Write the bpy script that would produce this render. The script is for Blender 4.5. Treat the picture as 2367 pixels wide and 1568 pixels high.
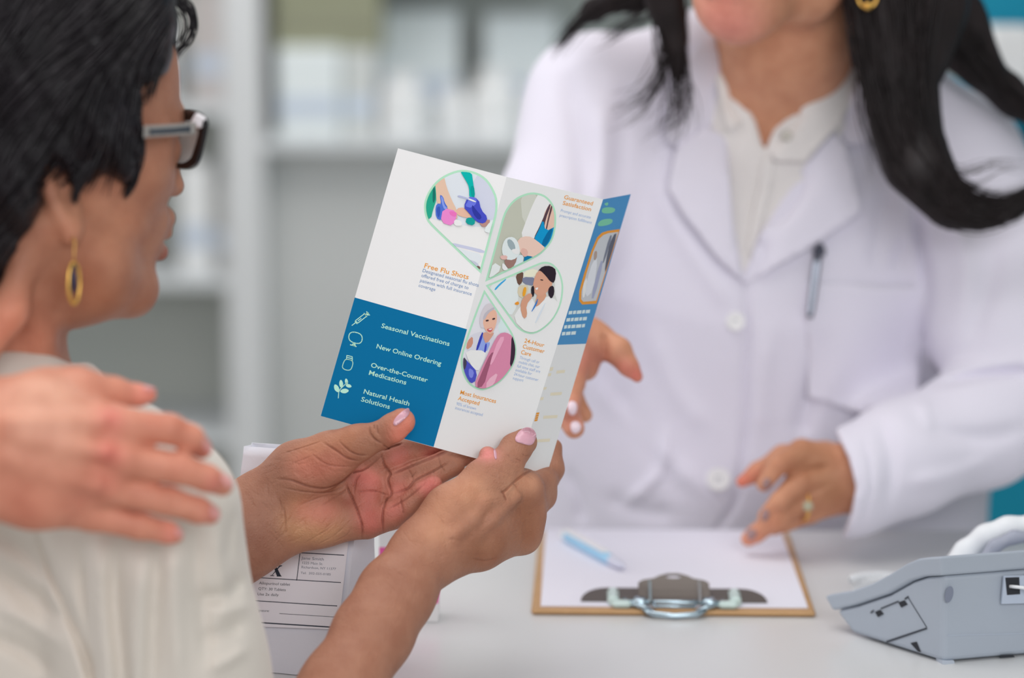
import bpy, math, random
import numpy as np
from mathutils import Vector, Matrix
from mathutils.bvhtree import BVHTree
from mathutils.geometry import delaunay_2d_cdt
random.seed(7); np.random.seed(7)
for o in list(bpy.data.objects): bpy.data.objects.remove(o)
SC = bpy.context.scene
COL = SC.collection
# ---------------------------------------------------------------- camera
FPX = 5589.0; PITCH = math.radians(9.0); CAMZ = 1.563
cd = bpy.data.cameras.new('camera'); cam = bpy.data.objects.new('camera', cd); COL.objects.link(cam)
cam.location = (0, 0, CAMZ); cam.rotation_euler = (math.radians(90) - PITCH, 0, 0)
cd.sensor_fit = 'HORIZONTAL'; cd.sensor_width = 36.0; cd.lens = FPX * 36.0 / 2367.0
cd.clip_start = 0.1; cd.clip_end = 60
cd.dof.use_dof = True; cd.dof.focus_distance = 1.885; cd.dof.aperture_fstop = 2.4; cd.dof.aperture_blades = 0
SC.camera = cam
# ---------------------------------------------------------------- light
w = bpy.data.worlds.new('world'); SC.world = w; w.use_nodes = True
w.node_tree.nodes['Background'].inputs[0].default_value = (0.985, 0.985, 1.0, 1)
w.node_tree.nodes['Background'].inputs[1].default_value = 0.55
def area(name, loc, target, sx, sy, power, color):
    l = bpy.data.lights.new(name, 'AREA'); l.shape = 'RECTANGLE'; l.size = sx; l.size_y = sy; l.energy = power; l.color = color
    o = bpy.data.objects.new(name, l); COL.objects.link(o); o.location = loc
    o.rotation_euler = (Vector(target) - Vector(loc)).to_track_quat('-Z', 'Y').to_euler(); return o
area('ceiling_panel_light', (-0.3, 1.9, 2.84), (-0.3, 1.9, 0), 1.6, 1.6, 22, (1, 0.97, 0.96))
area('ceiling_panel_light', (0.3, 4.7, 2.84), (0.3, 4.7, 0), 3.4, 1.4, 50, (1, 0.98, 0.97))
area('window_light', (-2.6, 2.6, 1.9), (0.2, 2.2, 1.2), 2.2, 2.0, 24, (0.98, 0.97, 1.0))
area('front_fill_light', (0.7, -1.0, 2.7), (0.05, 1.9, 1.2), 2.2, 1.4, 64, (0.985, 0.985, 1))  # added fill from behind the camera, brightens the brochure; no real window
SC.view_settings.view_transform = 'Standard'; SC.view_settings.look = 'None'
SC.view_settings.gamma = 1.0; SC.view_settings.use_curve_mapping = False
SC.view_settings.exposure = -0.18
SC.cycles.max_bounces = 6; SC.cycles.use_denoising = True
# ---------------------------------------------------------------- coordinates
CP, SP = math.cos(PITCH), math.sin(PITCH)
def J(px, py, D): return np.array([(px - 1183.5) / FPX * D, -(py - 784.0) / FPX * D, D])       # camera frame: right, up, forward
def W(c):
    c = np.asarray(c, dtype=float); x, u, d = c[..., 0], c[..., 1], c[..., 2]
    return np.stack([x, d * CP + u * SP, CAMZ - d * SP + u * CP], -1)
def C(wv):
    wv = np.asarray(wv, dtype=float); x, y, z = wv[..., 0], wv[..., 1], wv[..., 2] - CAMZ
    return np.stack([x, y * SP + z * CP, y * CP - z * SP], -1)
def P(px, py, D): return Vector(W(J(px, py, D)))
def PX(wv): c = C(wv); return 1183.5 + c[..., 0] / c[..., 2] * FPX, 784.0 - c[..., 1] / c[..., 2] * FPX
def ONZ(px, py, z=1.0):
    d = W(J(px, py, 1.0)) - np.array([0, 0, CAMZ]); t = (z - CAMZ) / d[2]; return Vector(np.array([0, 0, CAMZ]) + d * t)
def ray(px, py):
    d = W(J(px, py, 1.0)) - np.array([0, 0, CAMZ]); return Vector((0, 0, CAMZ)), Vector(d).normalized()
# ---------------------------------------------------------------- materials
def lin(c): return tuple((v / 255 / 12.92) if v / 255 <= 0.04045 else ((v / 255 + 0.055) / 1.055) ** 2.4 for v in c)
def alb(c, s=0.80): return tuple(min(0.92, v / s) for v in lin(c)) + (1,)
MATS = {}
def mat(name, c, rough=0.6, metal=0.0, spec=0.4, noise=None, bump=None, trans=0, sss=0, attr=False, s=0.80, alpha=1, sheen=0, coat=0, ior=1.45):
    if name in MATS: return MATS[name]
    if name.startswith(('print_', 'ink_')): spec = 0.12; rough = 0.65
    m = bpy.data.materials.new(name); m.use_nodes = True; nt = m.node_tree; b = nt.nodes['Principled BSDF']
    base = alb(c, s); b.inputs['Base Color'].default_value = base
    b.inputs['Roughness'].default_value = rough; b.inputs['Metallic'].default_value = metal
    b.inputs['Specular IOR Level'].default_value = spec; b.inputs['Transmission Weight'].default_value = trans
    b.inputs['Alpha'].default_value = alpha; b.inputs['Sheen Weight'].default_value = sheen; b.inputs['Coat Weight'].default_value = coat
    b.inputs['IOR'].default_value = ior
    if sss:
        b.inputs['Subsurface Weight'].default_value = sss; b.inputs['Subsurface Radius'].default_value = (1.0, 0.35, 0.2); b.inputs['Subsurface Scale'].default_value = 0.006
    tc = nt.nodes.new('ShaderNodeTexCoord')
    src = None
    if attr:
        a = nt.nodes.new('ShaderNodeAttribute'); a.attribute_name = 'tone'; src = a.outputs['Color']
    if noise:
        sc, amt, c2 = noise
        n = nt.nodes.new('ShaderNodeTexNoise'); n.inputs['Scale'].default_value = sc; n.inputs['Detail'].default_value = 4
        nt.links.new(tc.outputs['Object'], n.inputs['Vector'])
        mr = nt.nodes.new('ShaderNodeMapRange'); mr.inputs['From Min'].default_value = 0.35; mr.inputs['From Max'].default_value = 0.68; mr.inputs['To Max'].default_value = amt
        nt.links.new(n.outputs['Fac'], mr.inputs['Value'])
        mx = nt.nodes.new('ShaderNodeMix'); mx.data_type = 'RGBA'; mx.blend_type = 'MULTIPLY' if attr else 'MIX'
        nt.links.new(mr.outputs['Result'], mx.inputs['Factor'])
        if src: nt.links.new(src, mx.inputs[6]); mx.inputs[7].default_value = c2 if len(c2) == 4 else tuple(c2) + (1,)
        else: mx.inputs[6].default_value = base; mx.inputs[7].default_value = alb(c2, s)
        src = mx.outputs[2]
    if src: nt.links.new(src, b.inputs['Base Color'])
    if bump:
        prev = None
        for (kind, sc, st, dist, stretch) in bump:
            mp = nt.nodes.new('ShaderNodeMapping'); mp.inputs['Scale'].default_value = stretch
            nt.links.new(tc.outputs['Object'], mp.inputs['Vector'])
            if kind == 'noise':
                n = nt.nodes.new('ShaderNodeTexNoise'); n.inputs['Detail'].default_value = 5; out = n.outputs['Fac']
            elif kind == 'voro':
                n = nt.nodes.new('ShaderNodeTexVoronoi'); n.feature = 'DISTANCE_TO_EDGE'; out = n.outputs['Distance']
            else:
                n = nt.nodes.new('ShaderNodeTexWave'); n.inputs['Distortion'].default_value = 2.5; out = n.outputs['Fac']
            n.inputs['Scale'].default_value = sc; nt.links.new(mp.outputs['Vector'], n.inputs['Vector'])
            bp = nt.nodes.new('ShaderNodeBump'); bp.inputs['Strength'].default_value = st; bp.inputs['Distance'].default_value = dist
            nt.links.new(out, bp.inputs['Height'])
            if prev: nt.links.new(prev, bp.inputs['Normal'])
            prev = bp.outputs['Normal']
        nt.links.new(prev, b.inputs['Normal'])
    MATS[name] = m; return m
# ---------------------------------------------------------------- object helpers
def tag(o, label=None, cat=None, group=None, kind=None):
    if label: o['label'] = label
    if cat: o['category'] = cat
    if group: o['group'] = group
    if kind: o['kind'] = kind
    return o
def link(o, parent=None):
    COL.objects.link(o)
    if parent is not None: o.parent = parent
    return o
def empty(name, loc=(0, 0, 0), label=None, cat=None, group=None):
    o = bpy.data.objects.new(name, None); o.empty_display_size = 0.02; link(o); o.location = loc
    return tag(o, label, cat, group)
def fix(o, parent):
    # geometry is in world coordinates: move it relative to an Empty that stands at the thing's base
    if parent is not None:
        p = parent; off = Vector((0, 0, 0))
        while p is not None: off += p.location; p = p.parent
        o.location = -off
    return o
def mesh(name, verts, faces, mats, parent=None, smooth=True, fm=None):
    me = bpy.data.meshes.new(name)
    verts = np.asarray(verts, dtype=np.float32)
    if isinstance(faces, np.ndarray):
        n = len(faces); k = faces.shape[1]
        me.vertices.add(len(verts)); me.vertices.foreach_set('co', verts.ravel())
        me.loops.add(n * k); me.loops.foreach_set('vertex_index', faces.astype(np.int32).ravel())
        me.polygons.add(n); me.polygons.foreach_set('loop_start', np.arange(0, n * k, k, dtype=np.int32))
        me.update(calc_edges=True)
    else:
        me.from_pydata([tuple(map(float, v)) for v in verts], [], [tuple(int(i) for i in f) for f in faces])
    for m in (mats if isinstance(mats, (list, tuple)) else [mats]): me.materials.append(m)
    me.polygons.foreach_set('use_smooth', [smooth] * len(me.polygons))
    if fm is not None: me.polygons.foreach_set('material_index', np.asarray(fm, dtype=np.int32))
    me.validate(); me.update()
    o = bpy.data.objects.new(name, me); link(o, parent); fix(o, parent); return o
class MB:
    def __init__(s): s.v = []; s.f = []; s.m = []
    def add(s, vs, fs, mi=0):
        n = len(s.v); s.v += [tuple(map(float, v)) for v in vs]; s.f += [tuple(i + n for i in f) for f in fs]; s.m += [mi] * len(fs)
    def box(s, lo, hi, mi=0, M=None, bev=0.0):
        lo = np.minimum(lo, hi) if False else lo
        (x0, y0, z0), (x1, y1, z1) = lo, hi; b = min(bev, (x1 - x0) / 2.1, (y1 - y0) / 2.1, (z1 - z0) / 2.1)
        if b <= 0:
            vs = [(x, y, z) for z in (z0, z1) for y in (y0, y1) for x in (x0, x1)]
            fs = [(0, 2, 3, 1), (4, 5, 7, 6), (0, 1, 5, 4), (2, 6, 7, 3), (0, 4, 6, 2), (1, 3, 7, 5)]
        else:
            vs = []; 
            def ring(i, z):
                return [(x0 + i, y0 + b, z), (x0 + b, y0 + i, z), (x1 - b, y0 + i, z), (x1 - i, y0 + b, z), (x1 - i, y1 - b, z), (x1 - b, y1 - i, z), (x0 + b, y1 - i, z), (x0 + i, y1 - b, z)]
            for (i, z) in ((b * 0.9, z0), (0, z0 + b), (0, z1 - b), (b * 0.9, z1)): vs += ring(i, z)
            fs = [tuple(range(7, -1, -1)), tuple(range(24, 32))]
            for r in range(3):
                for k in range(8): a = r * 8 + k; c = r * 8 + (k + 1) % 8; fs.append((a, c, c + 8, a + 8))
        if M is not None: vs = [tuple(M @ Vector(v)) for v in vs]
        s.add(vs, fs, mi)
    def prism(s, poly, d, mi=0):       # poly: list of Vector (planar), extruded by vector d
        n = len(poly); vs = [Vector(p) for p in poly] + [Vector(p) + d for p in poly]
        fs = [tuple(range(n)), tuple(range(2 * n - 1, n - 1, -1))] + [(i, i + n, (i + 1) % n + n, (i + 1) % n) for i in range(n)]
        s.add(vs, fs, mi)
    def tube(s, pts, r, n=8, mi=0, caps=True):
        pts = [Vector(p) for p in pts]; rr = r if isinstance(r, (list, tuple)) else [r] * len(pts)
        up = Vector((0.13, 0.21, 1)).normalized(); vs = []; fs = []
        for i, p in enumerate(pts):
            t = (pts[min(i + 1, len(pts) - 1)] - pts[max(i - 1, 0)]).normalized()
            a = t.cross(up); a = a.normalized() if a.length > 1e-5 else Vector((1, 0, 0)); b = t.cross(a).normalized()
            for k in range(n): an = 2 * math.pi * k / n; vs.append(p + (a * math.cos(an) + b * math.sin(an)) * rr[i])
        for i in range(len(pts) - 1):
            for k in range(n): fs.append((i * n + k, i * n + (k + 1) % n, (i + 1) * n + (k + 1) % n, (i + 1) * n + k))
        if caps: fs.append(tuple(range(n - 1, -1, -1))); fs.append(tuple((len(pts) - 1) * n + k for k in range(n)))
        s.add(vs, fs, mi)
    def lathe(s, base, prof, n=20, mi=0, ax=(0, 0, 1)):
        q = Vector((0, 0, 1)).rotation_difference(Vector(ax)); vs = []; fs = []
        for (r, z) in prof:
            for k in range(n): an = 2 * math.pi * k / n; vs.append(Vector(base) + q @ Vector((r * math.cos(an), r * math.sin(an), z)))
        for i in range(len(prof) - 1):
            for k in range(n): fs.append((i * n + k, i * n + (k + 1) % n, (i + 1) * n + (k + 1) % n, (i + 1) * n + k))
        fs.append(tuple(range(n - 1, -1, -1))); fs.append(tuple((len(prof) - 1) * n + k for k in range(n)))
        s.add(vs, fs, mi)
    def build(s, name, mats, parent=None, smooth=False):
        o = mesh(name, np.array(s.v), s.f, mats, parent, smooth, s.m)
        return o
def smooth_angle(o, deg=35):
    for p in o.data.polygons: p.use_smooth = True
    bpy.context.view_layer.objects.active = o
    o.data.set_sharp_from_angle(angle=math.radians(deg))
    return o
# ---------------------------------------------------------------- distance-field modelling (numpy)
def rad(rpx, D): return rpx * D / FPX
class Field:
    def __init__(s): s.ops = []
    def cone(s, a, b, ra, rb, k=0.004, q=1.0, op='add'): s.ops.append((op, 'cone', np.array(a, float), np.array(b, float), ra, rb, k, q)); return s
    def chain(s, pts, k=0.004, q=1.0, op='add'):
        # pts: (px, py, D, radius in px)
        for p, n in zip(pts[:-1], pts[1:]):
            s.cone(J(*p[:3]), J(*n[:3]), rad(p[3], p[2]), rad(n[3], n[2]), k, q, op)
        return s
    def mchain(s, pts, k=0.004, q=1.0, op='add'):    # pts: (camera-frame point, metric radius)
        for p, n in zip(pts[:-1], pts[1:]): s.cone(p[0], n[0], p[1], n[1], k, q, op)
        return s
    def ell(s, c, R, r3, k=0.006, op='add'): s.ops.append((op, 'ell', np.array(c, float), np.array(R, float), np.array(r3, float), k)); return s
    def poly(s, pts, k=0.002, op='int', dmax=9.0): s.ops.append((op, 'poly', np.array(pts, float), k, dmax)); return s
    def groove(s, pts, r=0.0009, D=None, k=0.0008): s.ops.append(('sub', 'groove', pts, r, k)); return s
    def wave(s, fn, amp): s.ops.append(('disp', 'fn', fn, amp)); return s
    def eval(s, lo, hi, h, grow=0.0):
        if isinstance(h, (list, tuple)): ax = [a_.astype(np.float32) for a_ in h]; h = 0.002; n = [len(a_) for a_ in ax]
        else:
            n = [int(math.ceil((hi[i] - lo[i]) / h)) + 1 for i in range(3)]
            ax = [lo[i] + h * np.arange(n[i], dtype=np.float32) for i in range(3)]
        F = np.full(n, 0.06, dtype=np.float32)
        for op in s.ops:
            kind = op[1]
            if kind == 'cone':
                _, _, a, b, ra, rb, k, q = op; ra = ra + (grow if op[0] == 'add' else 0); rb = rb + (grow if op[0] == 'add' else 0)
                m = max(ra, rb) + k + 3 * h + (0.012 if op[0] == 'add' else 0)
                blo = np.minimum(a, b) - m; bhi = np.maximum(a, b) + m
            elif kind == 'ell':
                _, _, c, R, r3, k = op; m = float(max(r3)) + k + 3 * h + 0.012 + max(grow, 0); blo = c - m; bhi = c + m
            elif kind in ('poly', 'fn'): blo = np.array(lo, float); bhi = np.array(hi, float) + h
            sl = []
            ok = True
            for i in range(3):
                i0 = int(np.searchsorted(ax[i], blo[i])); i1 = int(np.searchsorted(ax[i], bhi[i]))
                if i1 <= i0: ok = False
                sl.append(slice(i0, i1))
            if not ok: continue
            X = ax[0][sl[0]][:, None, None]; Y = ax[1][sl[1]][None, :, None]; Z = ax[2][sl[2]][None, None, :]
            if kind == 'cone':
                ab = b - a; abz = ab[2] / q; L = ab[0] ** 2 + ab[1] ** 2 + abz ** 2 + 1e-12
                dx, dy, dz = X - a[0], Y - a[1], (Z - a[2]) / q
                t = np.clip((dx * ab[0] + dy * ab[1] + dz * abz) / L, 0, 1)
                d = np.sqrt((dx - t * ab[0]) ** 2 + (dy - t * ab[1]) ** 2 + (dz - t * abz) ** 2) - (ra + (rb - ra) * t)
                if q < 1: d = d * (0.5 + 0.5 * q)
            elif kind == 'ell':
                dx, dy, dz = X - c[0], Y - c[1], Z - c[2]; g = grow if op[0] == 'add' else 0
                l = [(dx * R[i][0] + dy * R[i][1] + dz * R[i][2]) for i in range(3)]
                k0 = np.sqrt(sum((l[i] / (r3[i] + g)) ** 2 for i in range(3))); k1 = np.sqrt(sum((l[i] / (r3[i] + g) ** 2) ** 2 for i in range(3))) + 1e-9
                d = k0 * (k0 - 1) / k1
            elif kind == 'poly':
                pts = op[2]; k = op[3]; U = (X / Z * FPX + 1183.5) + 0 * Y; V = (784.0 - Y / Z * FPX) + 0 * X
                d2 = np.full(U.shape, 1e12, dtype=np.float32); sg = np.ones(U.shape, dtype=np.float32); m_ = len(pts)
                for i in range(m_):
                    p0 = pts[i]; p1 = pts[i - 1]; e = p1 - p0; wx = U - p0[0]; wy = V - p0[1]
                    t = np.clip((wx * e[0] + wy * e[1]) / (e @ e), 0, 1)
                    d2 = np.minimum(d2, (wx - e[0] * t) ** 2 + (wy - e[1] * t) ** 2)
                    c1 = V >= p0[1]; c2 = V < p1[1]; c3 = e[0] * wy > e[1] * wx
                    sg = np.where((c1 & c2 & c3) | (~c1 & ~c2 & ~c3), -sg, sg)
                d = sg * np.sqrt(d2) * Z / FPX
                if op[4] < 9: d = np.maximum(d, Z - op[4])
            sub = F[tuple(sl)]
            if kind == 'fn': sub += op[3] * op[2](X, Y, Z); continue
            if op[0] == 'add':
                hh = np.maximum(k - np.abs(sub - d), 0) / max(k, 1e-6); F[tuple(sl)] = np.minimum(sub, d) - hh * hh * k * 0.25
            elif op[0] == 'sub':
                d = -d; hh = np.maximum(k - np.abs(sub - d), 0) / max(k, 1e-6); F[tuple(sl)] = np.maximum(sub, d) + hh * hh * k * 0.25
            else:
                hh = np.maximum(k - np.abs(sub - d), 0) / max(k, 1e-6); F[tuple(sl)] = np.maximum(sub, d) + hh * hh * k * 0.25
        return F
def nets(F, lo, h):
    s = F < 0; n = F.shape; cs = tuple(i - 1 for i in n)
    cnt = np.zeros(cs, dtype=np.int8)
    for a in (0, 1):
        for b in (0, 1):
            for c in (0, 1): cnt += s[a:a + cs[0], b:b + cs[1], c:c + cs[2]]
    I = np.argwhere((cnt > 0) & (cnt < 8)); pos = np.zeros((len(I), 3)); num = np.zeros(len(I))
    cor = [(a, b, c) for a in (0, 1) for b in (0, 1) for c in (0, 1)]
    for p in cor:
        for ax_ in range(3):
            if p[ax_]: continue
            q = list(p); q[ax_] = 1
            fa = F[I[:, 0] + p[0], I[:, 1] + p[1], I[:, 2] + p[2]]; fb = F[I[:, 0] + q[0], I[:, 1] + q[1], I[:, 2] + q[2]]
            m = (fa < 0) != (fb < 0); t = np.where(m, fa / np.where(m, fa - fb, 1), 0)
            pt = np.zeros((len(I), 3)); pt += p; pt[:, ax_] += t
            pos[m] += pt[m]; num[m] += 1
    V = I + pos / num[:, None]
    V = np.stack([np.interp(V[:, i], np.arange(len(h[i])), h[i]) for i in range(3)], 1) if isinstance(h, (list, tuple)) else V * h + np.array(lo)
    idx = -np.ones(cs, dtype=np.int32); idx[I[:, 0], I[:, 1], I[:, 2]] = np.arange(len(I)); Q = []
    for ax_ in range(3):
        u, v = (ax_ + 1) % 3, (ax_ + 2) % 3
        a = [slice(None)] * 3; b = [slice(None)] * 3; a[ax_] = slice(0, -1); b[ax_] = slice(1, None)
        sa, sb = s[tuple(a)], s[tuple(b)]; E = np.argwhere(sa != sb)
        E = E[(E[:, u] > 0) & (E[:, v] > 0) & (E[:, u] < cs[u]) & (E[:, v] < cs[v])]
        inside = s[E[:, 0], E[:, 1], E[:, 2]]
        def cell(du, dv): c = E.copy(); c[:, u] -= du; c[:, v] -= dv; return idx[c[:, 0], c[:, 1], c[:, 2]]
        q = np.stack([cell(1, 1), cell(0, 1), cell(0, 0), cell(1, 0)], 1)
        q[inside] = q[inside][:, ::-1]; Q.append(q)
    Q = np.concatenate(Q); Q = Q[(Q >= 0).all(1)]
    return V, Q
def vsmooth(V, Q, it=2, lam=0.5):
    E = np.concatenate([Q[:, [0, 1]], Q[:, [1, 2]], Q[:, [2, 3]], Q[:, [3, 0]]]); E = np.concatenate([E, E[:, ::-1]])
    deg = np.bincount(E[:, 0], minlength=len(V)).astype(float); deg[deg == 0] = 1
    for i in range(it):
        S = np.stack([np.bincount(E[:, 0], weights=V[E[:, 1], k], minlength=len(V)) for k in range(3)], 1) / deg[:, None]
        V = V + lam * (S - V)
    return V
def field_mesh(field, boxes, grow=0.0, smooth=1):
    # boxes: list of (lo, hi, voxel) in the camera frame
    VV = []; QQ = []; n = 0
    for (lo, hi, h) in boxes:
        F = field.eval(lo, hi, h, grow); V, Q = nets(F, lo, h)
        if smooth: V = vsmooth(V, Q, smooth)
        VV.append(V); QQ.append(Q + n); n += len(V)
    return W(np.concatenate(VV)), np.concatenate(QQ)
def axis(*segs):       # (start, end, step), ... joined into one grid axis
    out = []
    for (a_, b_, s_) in segs: n_ = max(1, int(round((b_ - a_) / s_))); out += list(np.linspace(a_, b_, n_, endpoint=False))
    return np.array(out + [segs[-1][1]])
def pbox(px0, py0, px1, py1, D0, D1, h):
    Dm = max(D0, D1); a = [J(px0, py0, D0), J(px1, py1, D0), J(px0, py0, D1), J(px1, py1, D1)]
    lo = np.min(a, 0); hi = np.max(a, 0); return (lo, hi, h)
def field_obj(name, field, boxes, mats, parent=None, grow=0.0, smooth=1, tone=None, paints=None, creases=None, cs=1.0):
    V, Q = field_mesh(field, boxes, grow, smooth)
    if creases:
        c_ = C(V); u_, v_ = PX(V); bv = BVHTree.FromPolygons([tuple(v) for v in V.tolist()], Q.tolist()); disp = np.zeros(len(V))
        for (pts, r, dp) in creases:
            pts = spline(pts, max(8, len(pts) * 5)); x0, y0 = pts.min(0) - 3 * r; x1, y1 = pts.max(0) + 3 * r
            I = np.where((u_ > x0) & (u_ < x1) & (v_ > y0) & (v_ < y1))[0]
            if not len(I): continue
            Dh = np.array([hitD(bv, *p, default=-9) for p in pts]); best = np.full(len(I), 1e9); bd_ = np.zeros(len(I)); tt = np.zeros(len(I))
            for i in range(len(pts) - 1):
                a, b = pts[i], pts[i + 1]; e = b - a; w0, w1 = u_[I] - a[0], v_[I] - a[1]; t = np.clip((w0 * e[0] + w1 * e[1]) / (e @ e + 1e-9), 0, 1)
                d = np.hypot(w0 - t * e[0], w1 - t * e[1]); m = d < best; best[m] = d[m]; bd_[m] = Dh[i]; tt[m] = (i + t[m]) / (len(pts) - 1)
            taper = np.minimum(1, 4 * np.minimum(tt, 1 - tt) + 0.25)
            ok = np.clip(2.0 - np.abs(c_[I, 2] - bd_) / (0.006 + r * 0.0005), 0, 1)
            disp[I] += ok * taper * dp * 0.0007 * cs * np.exp(-(best / r) ** 2)
        vd = V - np.array([0, 0, CAMZ]); vd /= np.linalg.norm(vd, axis=1)[:, None]; V = V + vd * disp[:, None]
    a, b, c, d = V[Q[:, 0]], V[Q[:, 1]], V[Q[:, 2]], V[Q[:, 3]]
    vol = np.einsum('ij,ij->i', a - V.mean(0), np.cross(c - a, d - b)).sum()
    if vol < 0: Q = Q[:, ::-1]
    o = mesh(name, V, Q, mats, parent, True)
    if tone is not None:
        colr = np.tile(np.array(alb(tone)[:3]), (len(V), 1)); bv = None; V0 = V
        if paints:
            bv = BVHTree.FromPolygons([tuple(v) for v in V.tolist()], Q.tolist())
            for (px, py, r, c, st) in paints:
                o_, d_ = ray(px, py); hit = bv.ray_cast(o_, d_)[0]
                if hit is None: continue
                rm = r * (hit - o_).length / FPX; dd = ((V - np.array(hit)) ** 2).sum(1); wgt = (st * np.exp(-dd / (rm * rm)))[:, None]
                colr = colr * (1 - wgt) + np.array(alb(c)[:3]) * wgt
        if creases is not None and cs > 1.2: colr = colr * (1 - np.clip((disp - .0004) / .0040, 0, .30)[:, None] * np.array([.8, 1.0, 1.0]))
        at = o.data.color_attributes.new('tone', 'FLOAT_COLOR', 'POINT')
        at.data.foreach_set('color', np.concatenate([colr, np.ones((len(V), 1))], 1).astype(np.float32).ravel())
    return o
def bvh(objs):
    vs = []; fs = []; n = 0
    for o in objs:
        m = o.matrix_world if o.parent is None else Matrix.Identity(4)
        v = np.empty(len(o.data.vertices) * 3, dtype=np.float32); o.data.vertices.foreach_get('co', v); vs += v.reshape(-1, 3).tolist()
        fs += [[i + n for i in p.vertices] for p in o.data.polygons]; n = len(vs)
    return BVHTree.FromPolygons(vs, fs)
def hitD(b, px, py, default=None):
    o_, d_ = ray(px, py); h = b.ray_cast(o_, d_)[0]
    return default if h is None else float(C(np.array(h))[2])
def inpoly(pt, poly):
    x, y = pt; c = False; n = len(poly)
    for i in range(n):
        x0, y0 = poly[i]; x1, y1 = poly[i - 1]
        if (y0 > y) != (y1 > y) and x < (x1 - x0) * (y - y0) / (y1 - y0) + x0: c = not c
    return c
def densify(poly, step, closed=True):
    out = []; n = len(poly)
    for i in range(n if closed else n - 1):
        a = np.array(poly[i], float); b = np.array(poly[(i + 1) % n], float); k = max(1, int(np.linalg.norm(b - a) / step))
        for j in range(k): out.append(tuple(a + (b - a) * j / k))
    if not closed: out.append(tuple(poly[-1]))
    return out
def rounded(poly, it=2):
    for _ in range(it):
        out = []; n = len(poly)
        for i in range(n):
            a = np.array(poly[i], float); b = np.array(poly[(i + 1) % n], float); out += [tuple(a * .75 + b * .25), tuple(a * .25 + b * .75)]
        poly = out
    return poly
def triang(poly, step):
    bd = densify(poly, step); xs = [p[0] for p in bd]; ys = [p[1] for p in bd]; pts = list(bd)
    x = min(xs) + step / 2
    while x < max(xs):
        y = min(ys) + step / 2
        while y < max(ys):
            if inpoly((x, y), bd) and min((x - b[0]) ** 2 + (y - b[1]) ** 2 for b in bd) > (0.4 * step) ** 2: pts.append((x, y))
            y += step
        x += step
    r = delaunay_2d_cdt([Vector(p) for p in pts], [], [list(range(len(bd)))], 1, 1e-4)
    return [tuple(v) for v in r[0]], [tuple(f) for f in r[2]], len(bd)
def drape(name, poly, tree, off, thick, mats, parent, step=14, bulge=0.0, dfix=None, sm=3):
    # a sheet with real thickness lying on a surface, its outline given in photo pixels
    pts, tris, nb = triang(poly, step)
    D = [None if tree is None else hitD(tree, *p) for p in pts]
    kn = [d for d in D if d is not None]; dm = np.median(kn) if kn else dfix
    D = np.array([dm if d is None else d for d in D]); 
    if dfix is not None and tree is None: D = np.array([dfix(p) if callable(dfix) else dfix for p in pts], float)
    nb_ = [set() for _ in pts]
    for t in tris:
        for i in range(len(t)): nb_[t[i]].add(t[i - 1]); nb_[t[i - 1]].add(t[i])
    for _ in range(sm): D = np.array([0.5 * D[i] + 0.5 * np.mean([D[j] for j in nb_[i]]) if nb_[i] else D[i] for i in range(len(D))])
    cen = np.mean(pts, 0); mr = max(np.linalg.norm(np.array(p) - cen) for p in pts)
    bl = np.array([bulge * (1 - (np.linalg.norm(np.array(p) - cen) / mr) ** 2) for p in pts])
    top = [W(J(p[0], p[1], D[i] - off - thick - bl[i])) for i, p in enumerate(pts)]; bot = [W(J(p[0], p[1], D[i] - off)) for i, p in enumerate(pts)]
    n = len(pts); ec = {}
    for t in tris:
        for i in range(len(t)): ec[(t[i - 1], t[i])] = 1
    side = [(a, b, b + n, a + n) for (a, b) in ec if (b, a) not in ec]
    fs = [tuple(t[::-1]) for t in tris] + [tuple(i + n for i in t) for t in tris] + side
    return mesh(name, top + bot, fs, mats, parent, True)
def tubes(name, lines, radii, mats, parent, n=5):
    VV = []; FF = []; base = 0
    for L, R in zip(lines, radii):
        L = np.asarray(L, float); m = len(L); T = np.gradient(L, axis=0); T /= np.linalg.norm(T, axis=1)[:, None] + 1e-9
        A = np.cross(T, np.array([0.1, 1, 0.15])); A /= np.linalg.norm(A, axis=1)[:, None] + 1e-9; B = np.cross(T, A)
        an = 2 * np.pi * np.arange(n) / n
        V = L[:, None, :] + (A[:, None, :] * np.cos(an)[None, :, None] + B[:, None, :] * np.sin(an)[None, :, None]) * np.asarray(R)[:, None, None]
        VV.append(V.reshape(-1, 3)); i = np.arange(m - 1)[:, None] * n + np.arange(n)[None, :]; j = np.arange(m - 1)[:, None] * n + (np.arange(n) + 1)[None, :] % n
        FF.append(np.stack([i, j, j + n, i + n], -1).reshape(-1, 4) + base); base += m * n
    return mesh(name, np.concatenate(VV), np.concatenate(FF), mats, parent, True)
def spline(pts, n):
    pts = np.asarray(pts, float); m = len(pts); out = []
    P_ = np.vstack([2 * pts[0] - pts[1], pts, 2 * pts[-1] - pts[-2]])
    for t in np.linspace(0, m - 1 - 1e-6, n):
        i = int(t); f = t - i; p0, p1, p2, p3 = P_[i], P_[i + 1], P_[i + 2], P_[i + 3]
        out.append(0.5 * ((2 * p1) + (-p0 + p2) * f + (2 * p0 - 5 * p1 + 4 * p2 - p3) * f * f + (-p0 + 3 * p1 - 3 * p2 + p3) * f ** 3))
    return np.array(out)
def fbm(seed, freqs):
    rs = np.random.RandomState(seed); par = [(rs.randn(3) * f, rs.rand() * 6.28, 1.0 / (1 + i * 0.6)) for i, f in enumerate(freqs)]
    def fn(X, Y, Z):
        s = 0
        for (k, ph, a) in par: s = s + a * np.sin(k[0] * X + k[1] * Y + k[2] * Z + ph)
        return (s / len(par)).astype(np.float32)
    return fn
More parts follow.
